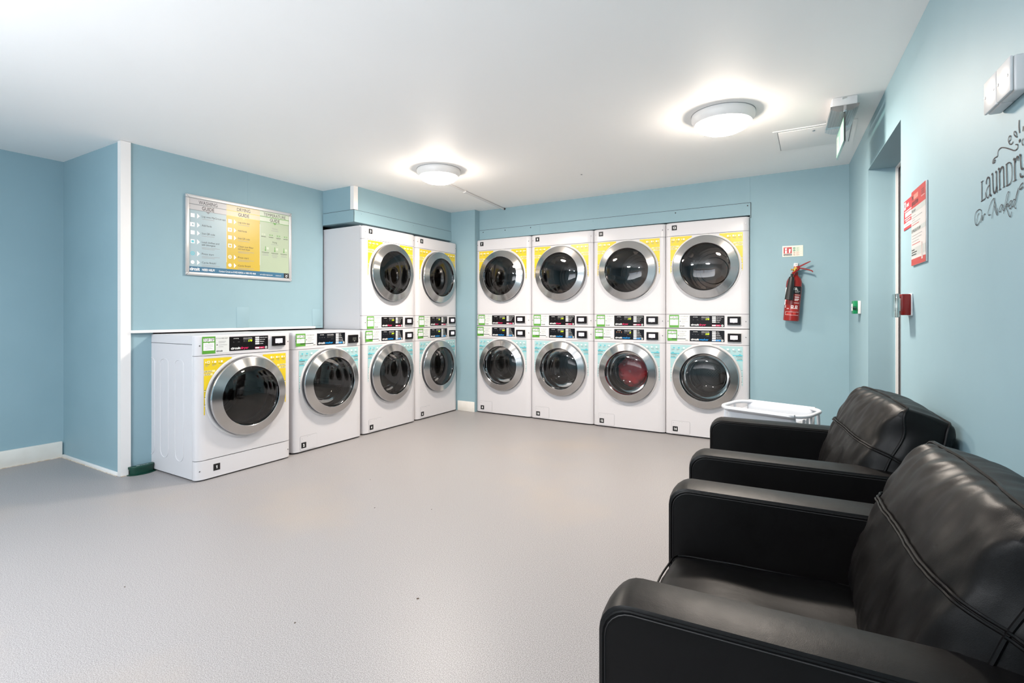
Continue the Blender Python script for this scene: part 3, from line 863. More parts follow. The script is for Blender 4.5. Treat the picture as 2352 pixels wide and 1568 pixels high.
LY = [(1, -3.545, 1.858), (2, -3.578, 2.622), (4, -3.595, 3.378), (6, -3.610, 4.124)]
RZ = PI / 2
machine('d', 1, (LY[0][1], LY[0][2] + HW, 0), RZ, 'white dryer numbered 1, alone on the floor at the left end of the row', '170', 'single', sz=.988)
machine('w', 2, (LY[1][1], LY[1][2] + HW, 0), RZ, 'white washer numbered 2 with an unlit display, beside dryer 1', '', 'floor', sz=.985, lit=False)
machine('w', 4, (LY[2][1], LY[2][2] + HW, 0), RZ, 'white washer numbered 4 on the floor, below dryer 3', '3:00', 'floor', sz=.988)
machine('d', 3, (LY[2][1], LY[2][2] + HW, .9745), RZ, 'white dryer numbered 3 on washer 4, its whole left side in view', '170', 'stack', sz=.988)
machine('w', 6, (LY[3][1], LY[3][2] + HW, 0), RZ, 'white washer numbered 6 on the floor by the corner pier, below dryer 5', '3:00', 'floor', sz=.988)
machine('d', 5, (LY[3][1], LY[3][2] + HW, .9745), RZ, 'white dryer numbered 5 on washer 6, the last before the corner', '170', 'stack', sz=.988)
YF = 4.865
for k, (lo, up, dg) in enumerate(((8, 7, '3:00'), (10, 9, '3:00'), (12, 11, '35'), (14, 13, '3:00'))):
    x = -3.362 + .720 * k + HW
    lw = {8: 'white washer numbered 8 at the left end of the back row, below dryer 7',
          10: 'white washer numbered 10 on the floor of the back row, below dryer 9',
          12: 'white washer numbered 12 with red laundry behind its door glass, below dryer 11',
          14: 'white washer numbered 14 at the right end of the back row, below dryer 13'}[lo]
    lu = {7: 'white dryer numbered 7 on washer 8 next to the corner pier',
          9: 'white dryer numbered 9 on washer 10, between dryers 7 and 11',
          11: 'white dryer numbered 11, above the washer full of red laundry',
          13: 'white dryer numbered 13, at the end nearest the fire extinguisher'}[up]
    machine('w', lo, (x, YF, 0), 0, lw, dg, 'floor', leds=(lo == 12))
    machine('d', up, (x, YF, .987), 0, lu, '170', 'stack')
# red laundry in washer 12
bm = bmesh.new(); bmesh.ops.create_icosphere(bm, subdivisions=5, radius=1.0)
for v in bm.verts:
    p = v.co.copy()
    q = Vector((p.x * .205, p.y * .13, p.z * .165))
    nn = noise.noise(p * 2.2) * .035 + abs(noise.noise(p * 5.5 + Vector((3, 1, 7)))) * .03
    q *= (1 + nn / .17)
    q.z -= .025
    r = math.hypot(q.x, q.z)
    if r > .162: q.x *= .162 / r; q.z *= .162 / r
    q.y = max(min(q.y, .125), -.125)
    v.co = q
mb = MB(); mb.bm(bm, REDCLOTH, True)
o = obj('laundry_load', mb, None, None, (-3.362 + 1.44 + HW, YF + .275, .548)); tag(o, 'red patterned laundry bundled behind the door glass of washer 12', 'laundry')

# ================================================================== framed guide on the poster wall
t = thing('framed_guide', 'silver framed washing, drying and temperature guide on the blue wall above machines 1 and 2', 'poster', (-4.139, 2.083 + .4585, 1.418), RZ)
PW, PH = .917, .622
mb = MB(); b = .026
for a, c in (((-PW / 2, 0), (PW / 2, b)), ((-PW / 2, PH - b), (PW / 2, PH)), ((-PW / 2, b), (-PW / 2 + b, PH - b)), ((PW / 2 - b, b), (PW / 2, PH - b))):
    mb.box((a[0], -.018, a[1]), (c[0], 0, c[1]), ALU, .004, 2)
for sx in (-1, 1):
    for (za, zb_) in ((PH, PH - b), (0, b)):
        mb.strokes([(sx * PW / 2, za), (sx * (PW / 2 - b), zb_)], .0015, DARK, -.0185)
obj('frame', mb, t)
mb = MB(); x0, x1, z0, z1 = -PW / 2 + b - .002, PW / 2 - b + .002, b - .002, PH - b + .002
GP = mat('pale_blue_poster', (160, 182, 190), 0.33); YP = mat('yellow_poster', (202, 172, 58), 0.33); RP = mat('pale_green_poster', (172, 186, 160), 0.33)
LP = mat('light_grey_poster', (190, 188, 190), 0.33); GRP = mat('mid_grey_poster', (132, 138, 142), 0.33); SUN = mat('sand_poster', (226, 196, 90), 0.33); GNP = mat('leaf_green_poster', (104, 160, 84), 0.33)
LPY = mat('cream_poster', (206, 194, 160), 0.33); LPG = mat('pale_leaf_poster', (196, 206, 186), 0.33)
c1, c2 = x0 + (x1 - x0) * .337, x0 + (x1 - x0) * .673
y = -.010
for a, c, m in ((x0, c1, GP), (c1, c2, YP), (c2, x1, RP)): mb.rect(a, z0, c, z1, m, y)
e = y - .0005; f = y - .001
for (a, c, m, mm, s) in ((x0, c1, GRP, LP, 'WASHING'), (c1, c2, SUN, LPY, 'DRYING'), (c2, x1, GNP, LPG, 'TEMPERATURE')):
    mid = (a + c) / 2
    mb.rect(a, z1 - .092, c, z1, m, e); mb.rect(a, z1 - .044, c, z1 - .004, mm, f); mb.rect(a, z1 - .088, c, z1 - .050, mm, f)
    mb.rect(a, z1 - .092, c, z1 - .088, m, f)
    mb.poly([(mid - .018, z1 - .091), (mid, z1 - .108), (mid + .018, z1 - .091)][::-1], m, f)
    mb.text(s, mid, z1 - .040, .028, DARK, f - .0005, w={'WASHING': .145, 'DRYING': .115, 'TEMPERATURE': .215}[s], align='c')
    mb.text('GUIDE', mid, z1 - .083, .028, DARK, f - .0005, w=.095, align='c', bold=.01)
rows = [('Log onto MyCircuit app', .135, 1), ('Add funds', .205, 0), ('Scan QR code', .268, 1), ('Load clothes and', .336, 3), ('Press start', .428, 2), ('Cycle finish!', .496, 2)]
rowd = [('Log onto app', .135, 1), ('Add funds', .205, 0), ('Scan QR code', .268, 1), ('Clean out filter', .336, 3), ('Press start', .428, 2), ('Cycle finish!', .496, 2)]
for a, rr, gcol in ((x0, rows, GP), (c1, rowd, YP)):
    for k, (s, dz, n) in enumerate(rr):
        z = z1 - dz
        if k in (0, 2, 3): mb.rect(a + .014, z - .014, a + .045, z + .016, WHITE, e)
        if k == 3: mb.rect(a + .020, z - .008, a + .039, z + .008, AQUAD if a == x0 else YP, f)
        if k == 1: mb.rect(a + .010, z - .016, a + .045, z + .016, WHITE, e); mb.rect(a + .024, z - .006, a + .036, z + .006, gcol, f)
        if k == 4: mb.disc(a + .029, z, .015, AQUAD if a == x0 else WHITE, e, 20, .010); mb.rect(a + .025, z - .004, a + .033, z + .004, AQUAD if a == x0 else WHITE, e)
        if k == 5: mb.disc(a + .029, z, .014, WHITE, e, 20)
        mb.poly([(a + .062, z - .020), (a + .083, z), (a + .062, z + .020)], WHITE, e)
        mb.text(str(k + 1), a + .066, z - .004, .008, GREY1, f)
        mb.text(s, a + .098, z - .004, .0145, DARK, e, w=.0085 * len(s))
        zz = z - .016
        if n == 3:
            mb.text('add detergent' if a == x0 else 'and load dryer', a + .098, z - .024, .0145, DARK, e, w=.105); zz = z - .038
        for q in range(min(n, 2)):
            mb.rect(a + .098, zz - q * .010 - .003, a + .098 + (.14, .10)[q] * (1 if n > 1 else .7), zz - q * .010, GREY1, e)
mb.rect(c1 - .0012, z0 + .1, c1 + .0012, z1 - .12, WHITE, f); mb.rect(c2 - .0012, z0 + .1, c2 + .0012, z1 - .12, WHITE, f)
mid = (c2 + x1) / 2
mb.text('Washing', mid, z1 - .147, .014, GREY1, e, w=.052, align='c'); mb.text('Drying', mid, z1 - .268, .014, DARK, e, w=.042, align='c')
mb.rect(mid - .035, z1 - .162, mid + .035, z1 - .159, GREY1, e); mb.rect(mid - .035, z1 - .283, mid + .035, z1 - .280, GREY1, e)
for k in range(4):
    xx = mid - .108 + k * .072
    mb.rect(xx - .016, z1 - .207, xx + .016, z1 - .195, GNP if k else LPG, e); mb.rect(xx - .010, z1 - .204, xx + .010, z1 - .197, RP, f)
    mb.rect(xx - .022, z1 - .223, xx + .022, z1 - .219, DARK, e)
    if k == 2: mb.rect(xx - .016, z1 - .234, xx + .016, z1 - .231, GREY1, e)
for k in range(3):
    xx = mid - .090 + k * .090
    mb.rect(xx - .003, z1 - .335, xx + .003, z1 - .305, GNP, e); mb.disc(xx, z1 - .338, .007, GNP, e)
    mb.rect(xx + .012, z1 - .33, xx + .032, z1 - .31, LPG, e)
    for q in range(3 + (k == 1)): mb.rect(xx - (.034, .026, .03, .022)[q], z1 - .360 - q * .012, xx + (.034, .026, .03, .022)[q], z1 - .3565 - q * .012, DARK if q == 0 else GREY1, e)
mb.rect(x0, z0, x1, z0 + .046, NAVY, e)
mb.text('circuit', x0 + .008, z0 + .015, .024, WHITE, f, w=.074, bold=.035)
mb.text('NEED HELP?', x0 + .100, z0 + .016, .017, WHITE, f, w=.098, bold=.02)
mb.text('Contact Circuit on 01422 820026 or 0800 092 4068', x0 + .232, z0 + .016, .0135, WHITE, f, w=.315, bold=.01)
mb.text('service@circuitgroup.com', x0 + .585, z0 + .016, .011, WHITE, f, w=.12); mb.text('circuit.co.uk', x0 + .735, z0 + .016, .011, WHITE, f, w=.055)
mb.rect(x1 - .052, z0, x1, z0 + .046, BLACKM, f)
mb.disc(x1 - .026, z0 + .019, .010, WHITE, f - .0003, 18, .0065); mb.strokes([(x1 - .034, z0 + .034), (x1 - .024, z0 + .022), (x1 - .014, z0 + .036)], .0035, WHITE, f - .0003)
obj('printed_sheet', mb, t, label='three column guide in pale blue, yellow and pale green')

# ================================================================== fire extinguisher and its sign
xe = -.163; ye = yb(xe)
t = thing('fire_extinguisher', 'red fire extinguisher with a black horn on the back wall below a cream sign', 'fire extinguisher', (xe, ye - .072, 1.062), 0)
t.rotation_euler = (0, math.radians(4.2), 0)
R_ = .0585
obj('cylinder', lathe_mb([(0, .004), (R_ - .006, 0), (R_, .004), (R_, .300), (R_ * .97, .325), (R_ * .82, .350), (R_ * .55, .368), (R_ * .42, .378), (R_ * .40, .405), (0, .406)], RED, 'z', 48), t)
mb = MB(); rr_ = R_ + .0006
def wrap(mb, a0, a1, z0, z1, m, r=rr_):
    n = max(2, int(abs(a1 - a0) / .08)); vs = []
    for i in range(n + 1):
        a = a0 + (a1 - a0) * i / n
        vs += [(r * math.sin(a), -r * math.cos(a), z0), (r * math.sin(a), -r * math.cos(a), z1)]
    mb.add(vs, [(2 * i, 2 * i + 2, 2 * i + 3, 2 * i + 1) for i in range(n)], m, True)
def wtext(mb, s, a, z, h, w, m, bold=0, r=None):
    vs, fs, GW, GH = glyphs(s, bold, 0); r = r or rr_ + .0006
    out = []
    for p in vs:
        aa = a + (p[0] / GW * w) / r; out.append((r * math.sin(aa), -r * math.cos(aa), z + p[1] * h / .7))
    mb.add(out, fs, m)
wrap(mb, -.75, 1.15, .224, .286, BLACKM)
wrap(mb, -1.30, -1.02, .130, .275, WHITE); wrap(mb, -1.02, -.75, .16, .24, REDP)
wtext(mb, 'CO', .02, .256, .018, .026, WHITE, .04); wtext(mb, '2', .50, .250, .010, .006, WHITE, .04)
wtext(mb, 'EXTINGUISHER', .22, .243, .005, .042, WHITE); wtext(mb, 'CARBON DIOXIDE', .22, .234, .004, .03, WHITE)
for z, a, wd in ((.214, .25, .042), (.200, .25, .036), (.193, .25, .038), (.182, .25, .034), (.176, .25, .038), (.169, .25, .028), (.148, .2, .044)):
    wrap(mb, a, a + wd / rr_, z, z + .0028, WHITE)
wrap(mb, -1.1, 1.1, .1345, .1355, REDO)
for a in (-.12, .40): wrap(mb, a, a + .30, .108, .128, WHITE); wrap(mb, a + .08, a + .2, .112, .124, RED, rr_ + .0008)
wtext(mb, 'G 3', -1.05, .108, .018, .012, WHITE, .03)
for z, a, wd in ((.100, -.7, .020), (.102, -.15, .055), (.096, -.2, .06), (.090, -.7, .018), (.089, -.15, .058), (.083, -.1, .05)):
    wrap(mb, a, a + wd / rr_, z, z + .0032, REDO if z < .099 else WHITE)
wrap(mb, -.85, 1.0, .074, .0755, WHITE); wrap(mb, -.85, 1.0, .048, .0495, WHITE); wrap(mb, -.85, -.82, .049, .075, WHITE)
wrap(mb, -.65, 0.0, .051, .062, REDO); wrap(mb, -.45, -.15, .062, .070, REDO); wrap(mb, .15, .55, .051, .071, REDO)
obj('label_print', mb, t)
obj('valve', (lambda m: (m.lathe([(0, .404), (.017, .404), (.017, .418), (.013, .422), (.013, .446), (.0, .448)], BRASS, n=20, axis='z'),
                         m.tube([(-.032, -.004, .425), (.03, -.004, .428)], .0065, BRASS, n=10),
                         m.lathe([(0, -.016), (.006, -.016), (.006, .012), (0, .012)], BRASS, n=12, c=(.008, -.010, .437)), m)[-1])(MB()), t)
mb = MB()
mb.box((-.012, -.011, .432), (.030, .011, .456), RED, .003)
mb.prism([(.018, .452), (.072, .484), (.104, .500), (.106, .495), (.074, .474), (.026, .442)], -.010, .010, RED, axis='y')
obj('squeeze_lever', mb, t)
mb = MB(); mb.prism([(.012, .447), (.060, .440), (.122, .424), (.130, .411), (.124, .408), (.116, .417), (.058, .431), (.012, .436)], -.010, .010, RED, axis='y')
obj('carry_handle', mb, t)
mb = MB(); mb.tube([(.026, -.012, .436), (.022, -.030, .425), (-.006, -.058, .396), (-.016, -.068, .376)], .0085, RED, n=12)
obj('discharge_tube', mb, t)
mb = MB(); mb.lathe([(.007, 0), (.0095, -.002), (.0095, -.024), (.018, -.026), (.020, -.032), (.0255, -.12), (.0315, -.212), (.029, -.213), (.02, -.12), (0, -.04)], BLACKH, n=28, axis='z',
                    M=Matrix.Translation((-.0175, -.0905, .385)) @ Matrix.Rotation(math.radians(2.2), 4, 'Y'))
obj('horn', mb, t)
mb = MB(); mb.box((-.016, .040, .40), (.016, .066, .484), PLASTIC, .003); mb.box((-.018, .0, .398), (.018, .05, .409), PLASTIC, .002); mb.lathe([(0, .0), (.004, -.001), (.004, .002)], SCREW, n=10, c=(-.003, .039, .472))
mb.lathe([(0, .0), (.004, -.001), (.004, .002)], SCREW, n=10, c=(.006, .039, .472))
wb = obj('wall_bracket', mb, t, label='white wall bracket')

t = thing('safety_sign', 'small cream sign with a red extinguisher symbol on the back wall above the fire extinguisher', 'sign', (-.230, yb(-.2) - .0015, 1.603), -.011)
mb = MB(); w_, h_ = .153, .092
mb.box((0, -.0015, 0), (w_, .001, h_), CREAM); e = -.002; f = -.0024
mb.rect(.009, .027, .071, .081, REDP, e); mb.rect(.009, .009, .071, .023, DARK, e); mb.text('CARBON DIOXIDE', .040, .0125, .0055, WHITE, f, w=.056, align='c')
mb.rect(.020, .031, .034, .062, WHITE, f); mb.disc(.027, .063, .007, WHITE, f, 14); mb.strokes([(.019, .073), (.027, .071), (.035, .075)], .004, WHITE, f); mb.rect(.020, .050, .034, .054, REDP, f - .0003)
for dx in (0, .006, .012): mb.strokes([(.050 + dx * .6, .033), (.052 + dx * .5, .045), (.050 + dx * .9, .055), (.054 + dx * .8, .066 - dx * .3)], .0035, WHITE, f)
for k, m in enumerate((GREENB, GREENB, REDP, REDP)):
    z = .070 - k * .0185
    if k < 2: mb.rect(.081, z - .007, .096, z + .007, m, e); mb.disc(.0885, z, .003, WHITE, f)
    else: mb.disc(.0885, z, .008, m, e, 18, .0065); mb.strokes([(.083, z + .005), (.094, z - .005)], .0012, m, f); mb.disc(.0885, z, .0025, DARK, f, 8)
    x_a, x_b = .100, .146
    for (a, b_, c_, d_) in ((x_a, z - .008, x_b, z - .0076), (x_a, z + .0076, x_b, z + .008), (x_b, z - .008, x_b + .0004, z + .008)): mb.rect(a, b_, c_, d_, m, e)
    for q in range(3): mb.rect(x_a + .002, z + .004 - q * .005, x_a + (.024, .030, .020)[q], z + .0052 - q * .005, m, f)
obj('sign_plate', mb, t)

# ================================================================== right wall fittings (local x runs towards the camera, -y faces the room)
def wall_right_thing(name, label, cat, yfar, z, group=None):
    """origin at the far end of the thing, x towards the camera along the wall, -y out of the wall into the room"""
    t = thing(name, label, cat, (wr(yfar) - .0005, yfar, z), -PI / 2 - 0 + 0, group)
    t.rotation_euler = (0, 0, -PI / 2 + RA)
    return t
# rotation check: local x (1,0) -> (cos, sin)(-90deg+RA) = (sin RA, -cos RA): towards the camera, slightly +x
t = wall_right_thing('notice_board', 'white and red laundry notice board on the right wall beside the doorway', 'notice', 2.766, 1.323)
w_, h_ = .238, .315
obj('board', bx((0, -.006, 0), (w_, 0, h_), ALU, .0005), t)
mb = MB(); y = -.0065; e = y - .0003; f = y - .0006
CAR = mat('pale_notice_paper', (206, 200, 198), .3); CAG = mat('grey_notice_band', (184, 187, 184), .3)
mb.rect(0, 0, w_ - .004, h_, CAR, y)
mb.rect(0, h_ - .072, w_ - .004, h_, REDO, e); mb.rect(0, 0, w_ - .004, .027, REDO, e)
mb.rect(.042, h_ - .038, .118, h_ - .018, mat('salmon_print', (208, 128, 112), .3), f)
mb.text('THE', .012, h_ - .036, .015, DARK, f - .0004, w=.028, bold=.02); mb.text('REVOLUTION', .012, h_ - .061, .016, DARK, f, w=.105, bold=.02)
for k in range(3): mb.rect(.170, h_ - .026 - k * .008, .212, h_ - .020 - k * .008, mat('brick_print', (140, 46, 42), .4), f)
mb.rect(.165, h_ - .049, .222, h_ - .047, CAR, f)
mb.rect(0, h_ - .094, w_ - .004, h_ - .074, CAG, e); mb.text('PAY BY APP', .010, h_ - .091, .012, DARK, f, w=.062)
for k in range(5): mb.rect(.012, h_ - .106 - k * .010, (.075, .18, .065, .15, .13)[k], h_ - .1035 - k * .010, REDO if k == 4 else GREY1, e)
mb.rect(0, h_ - .178, w_ - .004, h_ - .160, CAG, e); mb.text('DOWNLOAD THE APP', .006, h_ - .176, .013, DARK, f, w=.15)
for k in range(4): mb.rect(.012, h_ - .192 - k * .012, (.18, .17, .13, .15)[k], h_ - .1895 - k * .012, REDO if k == 3 else GREY1, e)
mb.rect(0, .038, w_ - .004, .073, CAG, e)
for k in range(3): mb.rect(.008, .062 - k * .010, .008 + (.05, .09, .08)[k], .0665 - k * .010, DARK, f)
mb.poly([(.170, .016), (.192, .016), (.190, .065), (.178, .088), (.170, .060)], CAR, f); mb.strokes([(.176, .020), (.179, .084)], .003, mat('salmon_print', (208, 128, 112), .3), f - .0003)
obj('printed_face', mb, t)
t = wall_right_thing('safety_notice', 'small red notice with white lines on the right wall, partly tucked behind the larger board', 'notice', 2.935, 1.497)
mb = MB(); w_, h_ = .167, .132; mb.box((0, -.002, 0), (w_, 0, h_), REDP); y = -.0025; f = y - .0003
mb.rect(.010, h_ - .040, .040, h_ - .006, WHITE, y); mb.rect(.019, h_ - .030, .031, h_ - .014, DARK, f)
mb.text('circuit', .055, h_ - .032, .018, WHITE, y, w=.045, bold=.03); mb.rect(.02, h_ - .052, .155, h_ - .048, WHITE, y)
mb.rect(.03, h_ - .076, .145, h_ - .057, WHITE, y)
for k in range(4): mb.rect(.02 + .018 * min(k, 2), h_ - .086 - k * .009, .15 - .02 * k, h_ - .082 - k * .009, WHITE, y)
mb.rect(.006, .012, w_ - .006, .030, WHITE, y); mb.rect(.03, .018, .12, .022, GREY1, f)
obj('notice_face', mb, t)
# fire call point
t = wall_right_thing('fire_call_point', 'red fire alarm call point with a clear cover on the right wall below the notices', 'alarm', 2.862, 1.112)
mb = MB(); mb.box((0, -.006, -.002), (.090, 0, .094), WHITE, .002); mb.box((.002, -.040, 0), (.088, -.006, .092), RED, .004)
obj('housing', mb, t)
mb = MB(); mb.box((.012, -.043, .018), (.076, -.0405, .074), WHITE, .001); mb.disc(.044, .046, .006, DARK, -.0436, 16); mb.poly([(.020, .046), (.030, .040), (.030, .052)][::-1], DARK, -.0436); mb.poly([(.068, .046), (.058, .040), (.058, .052)], DARK, -.0436)
obj('break_panel', mb, t)
mb = MB(); mb.box((-.002, -.060, -.010), (.092, -.046, .094), CLEARG, .005)
obj('clear_cover', mb, t)
t = wall_right_thing('door_release_point', 'small green emergency door release on the wall beyond the doorway', 'door release', 4.352, 1.120)
obj('back_box', bx((0, -.018, 0), (.088, 0, .090), PLASTIC, .003), t)
obj('green_front', bx((.001, -.046, 0), (.087, -.0185, .090), GREENB, .004), t)
obj('press_panel', (lambda m: (m.box((.018, -.049, .020), (.070, -.0465, .070), WHITE, .001), m.disc(.044, .045, .006, DARK, -.0495, 14), m)[-1])(MB()), t)
mb = MB(); mb.lathe([(0, -.020), (.010, -.018), (.012, 0)], GREENP, n=16, c=(.0885, -.030, .040), axis='y'); obj('key_plug', mb, t)
# surface boxes at the right edge
for k in (0, 1):
    t = wall_right_thing('switch_box', ('white electrical box on the right wall, the one farther from the camera', 'white surface-mounted electrical box at the right edge, nearer the camera')[k], 'electrical box', 1.803 - k * .0865, 1.640, None)
    mb = MB(); mb.box((0, -.030, 0), (.0855, 0, .086), PLASTIC, .006, 3); obj('back_box', mb, t)
    mb = MB(); mb.box((.001, -.037, .001), (.0845, -.030, .085), PLASTIC, .003, 2); obj('faceplate', mb, t)
    for z in (.043,):
        for x in (.013, .072): obj('screw', (lambda m: (m.lathe([(0, -.0015), (.003, -.001), (.0035, 0)], SCREW, n=10, c=(x, -.037, z)), m)[-1])(MB()), t)
# vinyl lettering: each stroke is a cut piece of vinyl on the wall, in wall coordinates
F_, CX_, VH, CH = 1172.0, 1176.0, 722.0, 1.115
yaw = math.radians(30.6)
t = wall_right_thing('wall_lettering', 'dark script wall lettering reading Laundry or Naked on the right wall', 'wall decal', 2.2, 1.35)
def wl(px, py):
    """traced point of the lettering -> (distance along the wall from the decal origin, height above it)"""
    u = 2200 + px / 3.824; v = 130 + py / 3.824
    k = (u - CX_) / F_
    dx, dy = -math.sin(yaw) + k * math.cos(yaw), math.cos(yaw) + k * math.sin(yaw)
    s = (wr(0)) / (dx + .058 * dy)
    yy = s * dy; z = CH - (v - VH) / F_ * s
    return ((2.2 - yy) / math.cos(RA), z - 1.35)
def crv(pts, n=8):
    out = []
    P = [Vector(wl(*p)) for p in pts]
    if len(P) == 2: return [tuple(P[0]), tuple((P[0] + P[1]) / 2), tuple(P[1])]
    for i in range(len(P) - 1):
        p0, p1, p2, p3 = P[max(i - 1, 0)], P[i], P[i + 1], P[min(i + 2, len(P) - 1)]
        for j in range(n):
            q = j / n
            out.append(tuple(.5 * ((2 * p1) + (p2 - p0) * q + (2 * p0 - 5 * p1 + 4 * p2 - p3) * q * q + (3 * p1 - p0 - 3 * p2 + p3) * q ** 3)))
    out.append(tuple(P[-1])); return out
mb = MB(); Yd = -.0006
T1, T2, T3 = .0048, .0029, .0022
def st(pts, wdt): 
    global Yd
    Yd -= .00002
    mb.strokes(crv(pts), wdt, TEXTW, Yd)
# flourish with swirls
st([(318, 936), (330, 925), (332, 908), (322, 915), (312, 938), (310, 920), (322, 895), (352, 872), (354, 845), (362, 820), (385, 800), (420, 800), (460, 812), (500, 824), (522, 812), (532, 790), (526, 772), (510, 772)], T2)
st([(490, 745), (478, 765), (460, 768), (448, 740), (450, 712), (462, 695), (470, 705), (466, 730), (452, 745)], T2)
st([(524, 708), (520, 680), (508, 658), (498, 662), (497, 680), (508, 698), (524, 708)], T2)
st([(543, 556), (541, 610), (546, 672)], T1); st([(581, 610), (576, 655)], T1)
st([(546, 725), (548, 750)], .009); st([(581, 718), (568, 745), (572, 770), (581, 778)], T2)
# L a u n D r y
st([(214, 1096), (215, 1180), (215, 1268)], T1); st([(206, 1103), (214, 1098), (228, 1088)], T3); st([(207, 1273), (228, 1258), (243, 1245), (247, 1222), (246, 1190)], T2)
st([(254, 1120), (254, 1095), (264, 1065), (278, 1062), (282, 1085), (284, 1150), (286, 1205), (294, 1222), (297, 1210)], T1)
st([(283, 1125), (266, 1150), (254, 1185), (256, 1225), (268, 1240), (284, 1205)], T2)
st([(300, 1040), (309, 1030), (311, 1100), (315, 1170), (324, 1198), (336, 1180), (343, 1140)], T1); st([(334, 1020), (342, 1012), (344, 1090), (347, 1180), (350, 1186)], T1)
st([(358, 995), (367, 985), (370, 1080), (372, 1168)], T1); st([(362, 1175), (383, 1160)], T3); st([(370, 1020), (382, 985), (396, 968), (404, 985), (407, 1060), (409, 1145)], T1); st([(400, 1152), (418, 1137)], T3)
st([(432, 945), (435, 1040), (438, 1130)], T1); st([(426, 950), (452, 930), (468, 935), (478, 965), (482, 1020), (476, 1085), (460, 1118), (428, 1138)], T2)
st([(492, 910), (502, 900), (505, 1000), (508, 1088)], T1); st([(490, 1098), (522, 1078)], T3); st([(504, 940), (514, 905), (528, 878), (536, 890), (534, 915)], T1)
st([(546, 872), (555, 862), (557, 920), (562, 975), (572, 988), (581, 975)], T1); st([(554, 1022), (556, 1048), (570, 1056), (581, 1045)], T1)
# Or Naked
st([(192, 1372), (178, 1400), (172, 1440), (166, 1475), (156, 1455), (154, 1410), (164, 1370), (186, 1345), (206, 1345), (214, 1375), (206, 1425), (188, 1465), (170, 1482), (160, 1470)], T3)
st([(208, 1460), (216, 1425), (222, 1392), (220, 1440), (232, 1395), (244, 1378), (240, 1392)], T3)
st([(292, 1385), (276, 1392), (272, 1370), (282, 1325), (300, 1275), (322, 1244), (328, 1255), (322, 1310), (312, 1370), (304, 1422)], T3)
st([(322, 1300), (334, 1350), (346, 1385), (354, 1388), (356, 1360), (358, 1330)], T3); st([(326, 1256), (334, 1300), (350, 1378)], T2)
st([(398, 1302), (388, 1300), (374, 1330), (370, 1358), (380, 1360), (394, 1325), (400, 1304), (402, 1340), (412, 1352), (420, 1330)], T3)
st([(408, 1378), (422, 1290), (436, 1220), (448, 1188), (456, 1192), (450, 1230), (434, 1290), (424, 1330)], T3); st([(424, 1318), (436, 1300), (446, 1290), (444, 1310), (432, 1325), (444, 1360), (458, 1398), (470, 1404), (478, 1360)], T3)
st([(450, 1315), (468, 1300), (478, 1275), (476, 1262), (464, 1275), (456, 1305), (462, 1335), (476, 1325), (486, 1300)], T3)
st([(510, 1255), (498, 1255), (486, 1285), (484, 1312), (492, 1316), (506, 1280), (520, 1220), (541, 1150)], T3); st([(541, 1150), (524, 1230), (512, 1290), (508, 1325), (518, 1332)], T3)
st([(581, 1105), (560, 1128), (550, 1155), (556, 1165), (581, 1140)], T2)
obj('lettering', mb, t)

# ================================================================== emergency exit light on the ceiling
t = thing('emergency_exit_light', 'white emergency light with a hanging green exit sign blade on the ceiling near the doorway', 'exit sign', (.148, 3.37, ZC), RA)
mb = MB(); mb.box((-.060, 0, -.050), (.060, .37, 0), PLASTIC, .006); mb.disc(0, -.012, .012, GREY2, -.0008, 16); mb.rect(-.013, -.014, .013, 0, GREY2, -.0008)
obj('housing', mb, t)
mb = MB(); mb.prism([(-.068, -.050), (.068, -.050), (.066, -.066), (.035, -.082), (0, -.086), (-.035, -.082), (-.066, -.066)], -.006, .40, CLEAR, axis='y')
for k in range(10): mb.box((-.060 + k * .0125, .0, -.0885 + abs(k - 4.7) ** 2 * .0009), (-.059 + k * .0125, .395, -.0865 + abs(k - 4.7) ** 2 * .0009), CLEAR)
mb.box((-.007, -.010, -.088), (.007, -.004, -.052), CHROME, .002)
obj('ribbed_lens', mb, t)
mb = MB(); mb.box((-.0035, -.002, -.248), (.0035, .395, -.086), EXITG)
bl = obj('sign_blade', mb, t, label='clear acrylic blade with green printing')
mb = MB()
EG = mat('exit_sign_green', (146, 196, 178), .3)
for sx in (-1, 1):
    X_ = sx * .0042
    def q(y0, z0, y1, z1, m): mb.add([(X_, y0, z0), (X_, y1, z0), (X_, y1, z1), (X_, y0, z1)], [(0, 1, 2, 3)], m)
    q(.01, -.240, .385, -.110, EG)
    X_ = sx * .0047
    for (y0, y1) in ((.04, .065), (.085, .11), (.13, .155)): q(y0, -.225, y1, -.125, WHITE)
    q(.25, -.205, .28, -.14, WHITE); q(.235, -.225, .30, -.205, WHITE); q(.31, -.225, .36, -.125, WHITE); q(.325, -.21, .345, -.14, EG)
obj('sign_print', mb, bl)

# ================================================================== armchairs
def cushion_fn(T, B, C, edge=.55, seed=0, wr_amt=.006, bulge=.03):
    """box-edged pillow. a = thin axis (x), b = width (y), c = height (z); params in [-1,1]"""
    def f(a, b, c):
        tb = (max(0, 1 - b ** 4) * max(0, 1 - c ** 4)) ** .5
        x = a * T / 2 * (edge + (1 - edge) * tb)
        sb = 1 + bulge * (1 - a * a) * (1 - c * c); sc_ = 1 + bulge * (1 - a * a) * (1 - b * b)
        cr = 1 - .045 * (b * b * c * c)              # pulled-in corners
        y = b * B / 2 * sb * cr; z = c * C / 2 * sc_ * cr
        p = Vector((x, y, z))
        n1 = noise.noise(Vector((x * 3, y * 5, z * 5)) + Vector((seed, 0, 0)))
        # creases fan out from the seams
        n2 = noise.noise(Vector((x * 9, y * 30 + z * 9, z * 11 - y * 6)) + Vector((seed, 5, 2)))
        e_ = max(abs(b), abs(c)) ** 3
        d = n1 * .010 + n2 * wr_amt * (.35 + e_ * .7)
        p += Vector((a, b * .35 * (1 - a * a), c * .35 * (1 - a * a))) * d
        return p
    return f
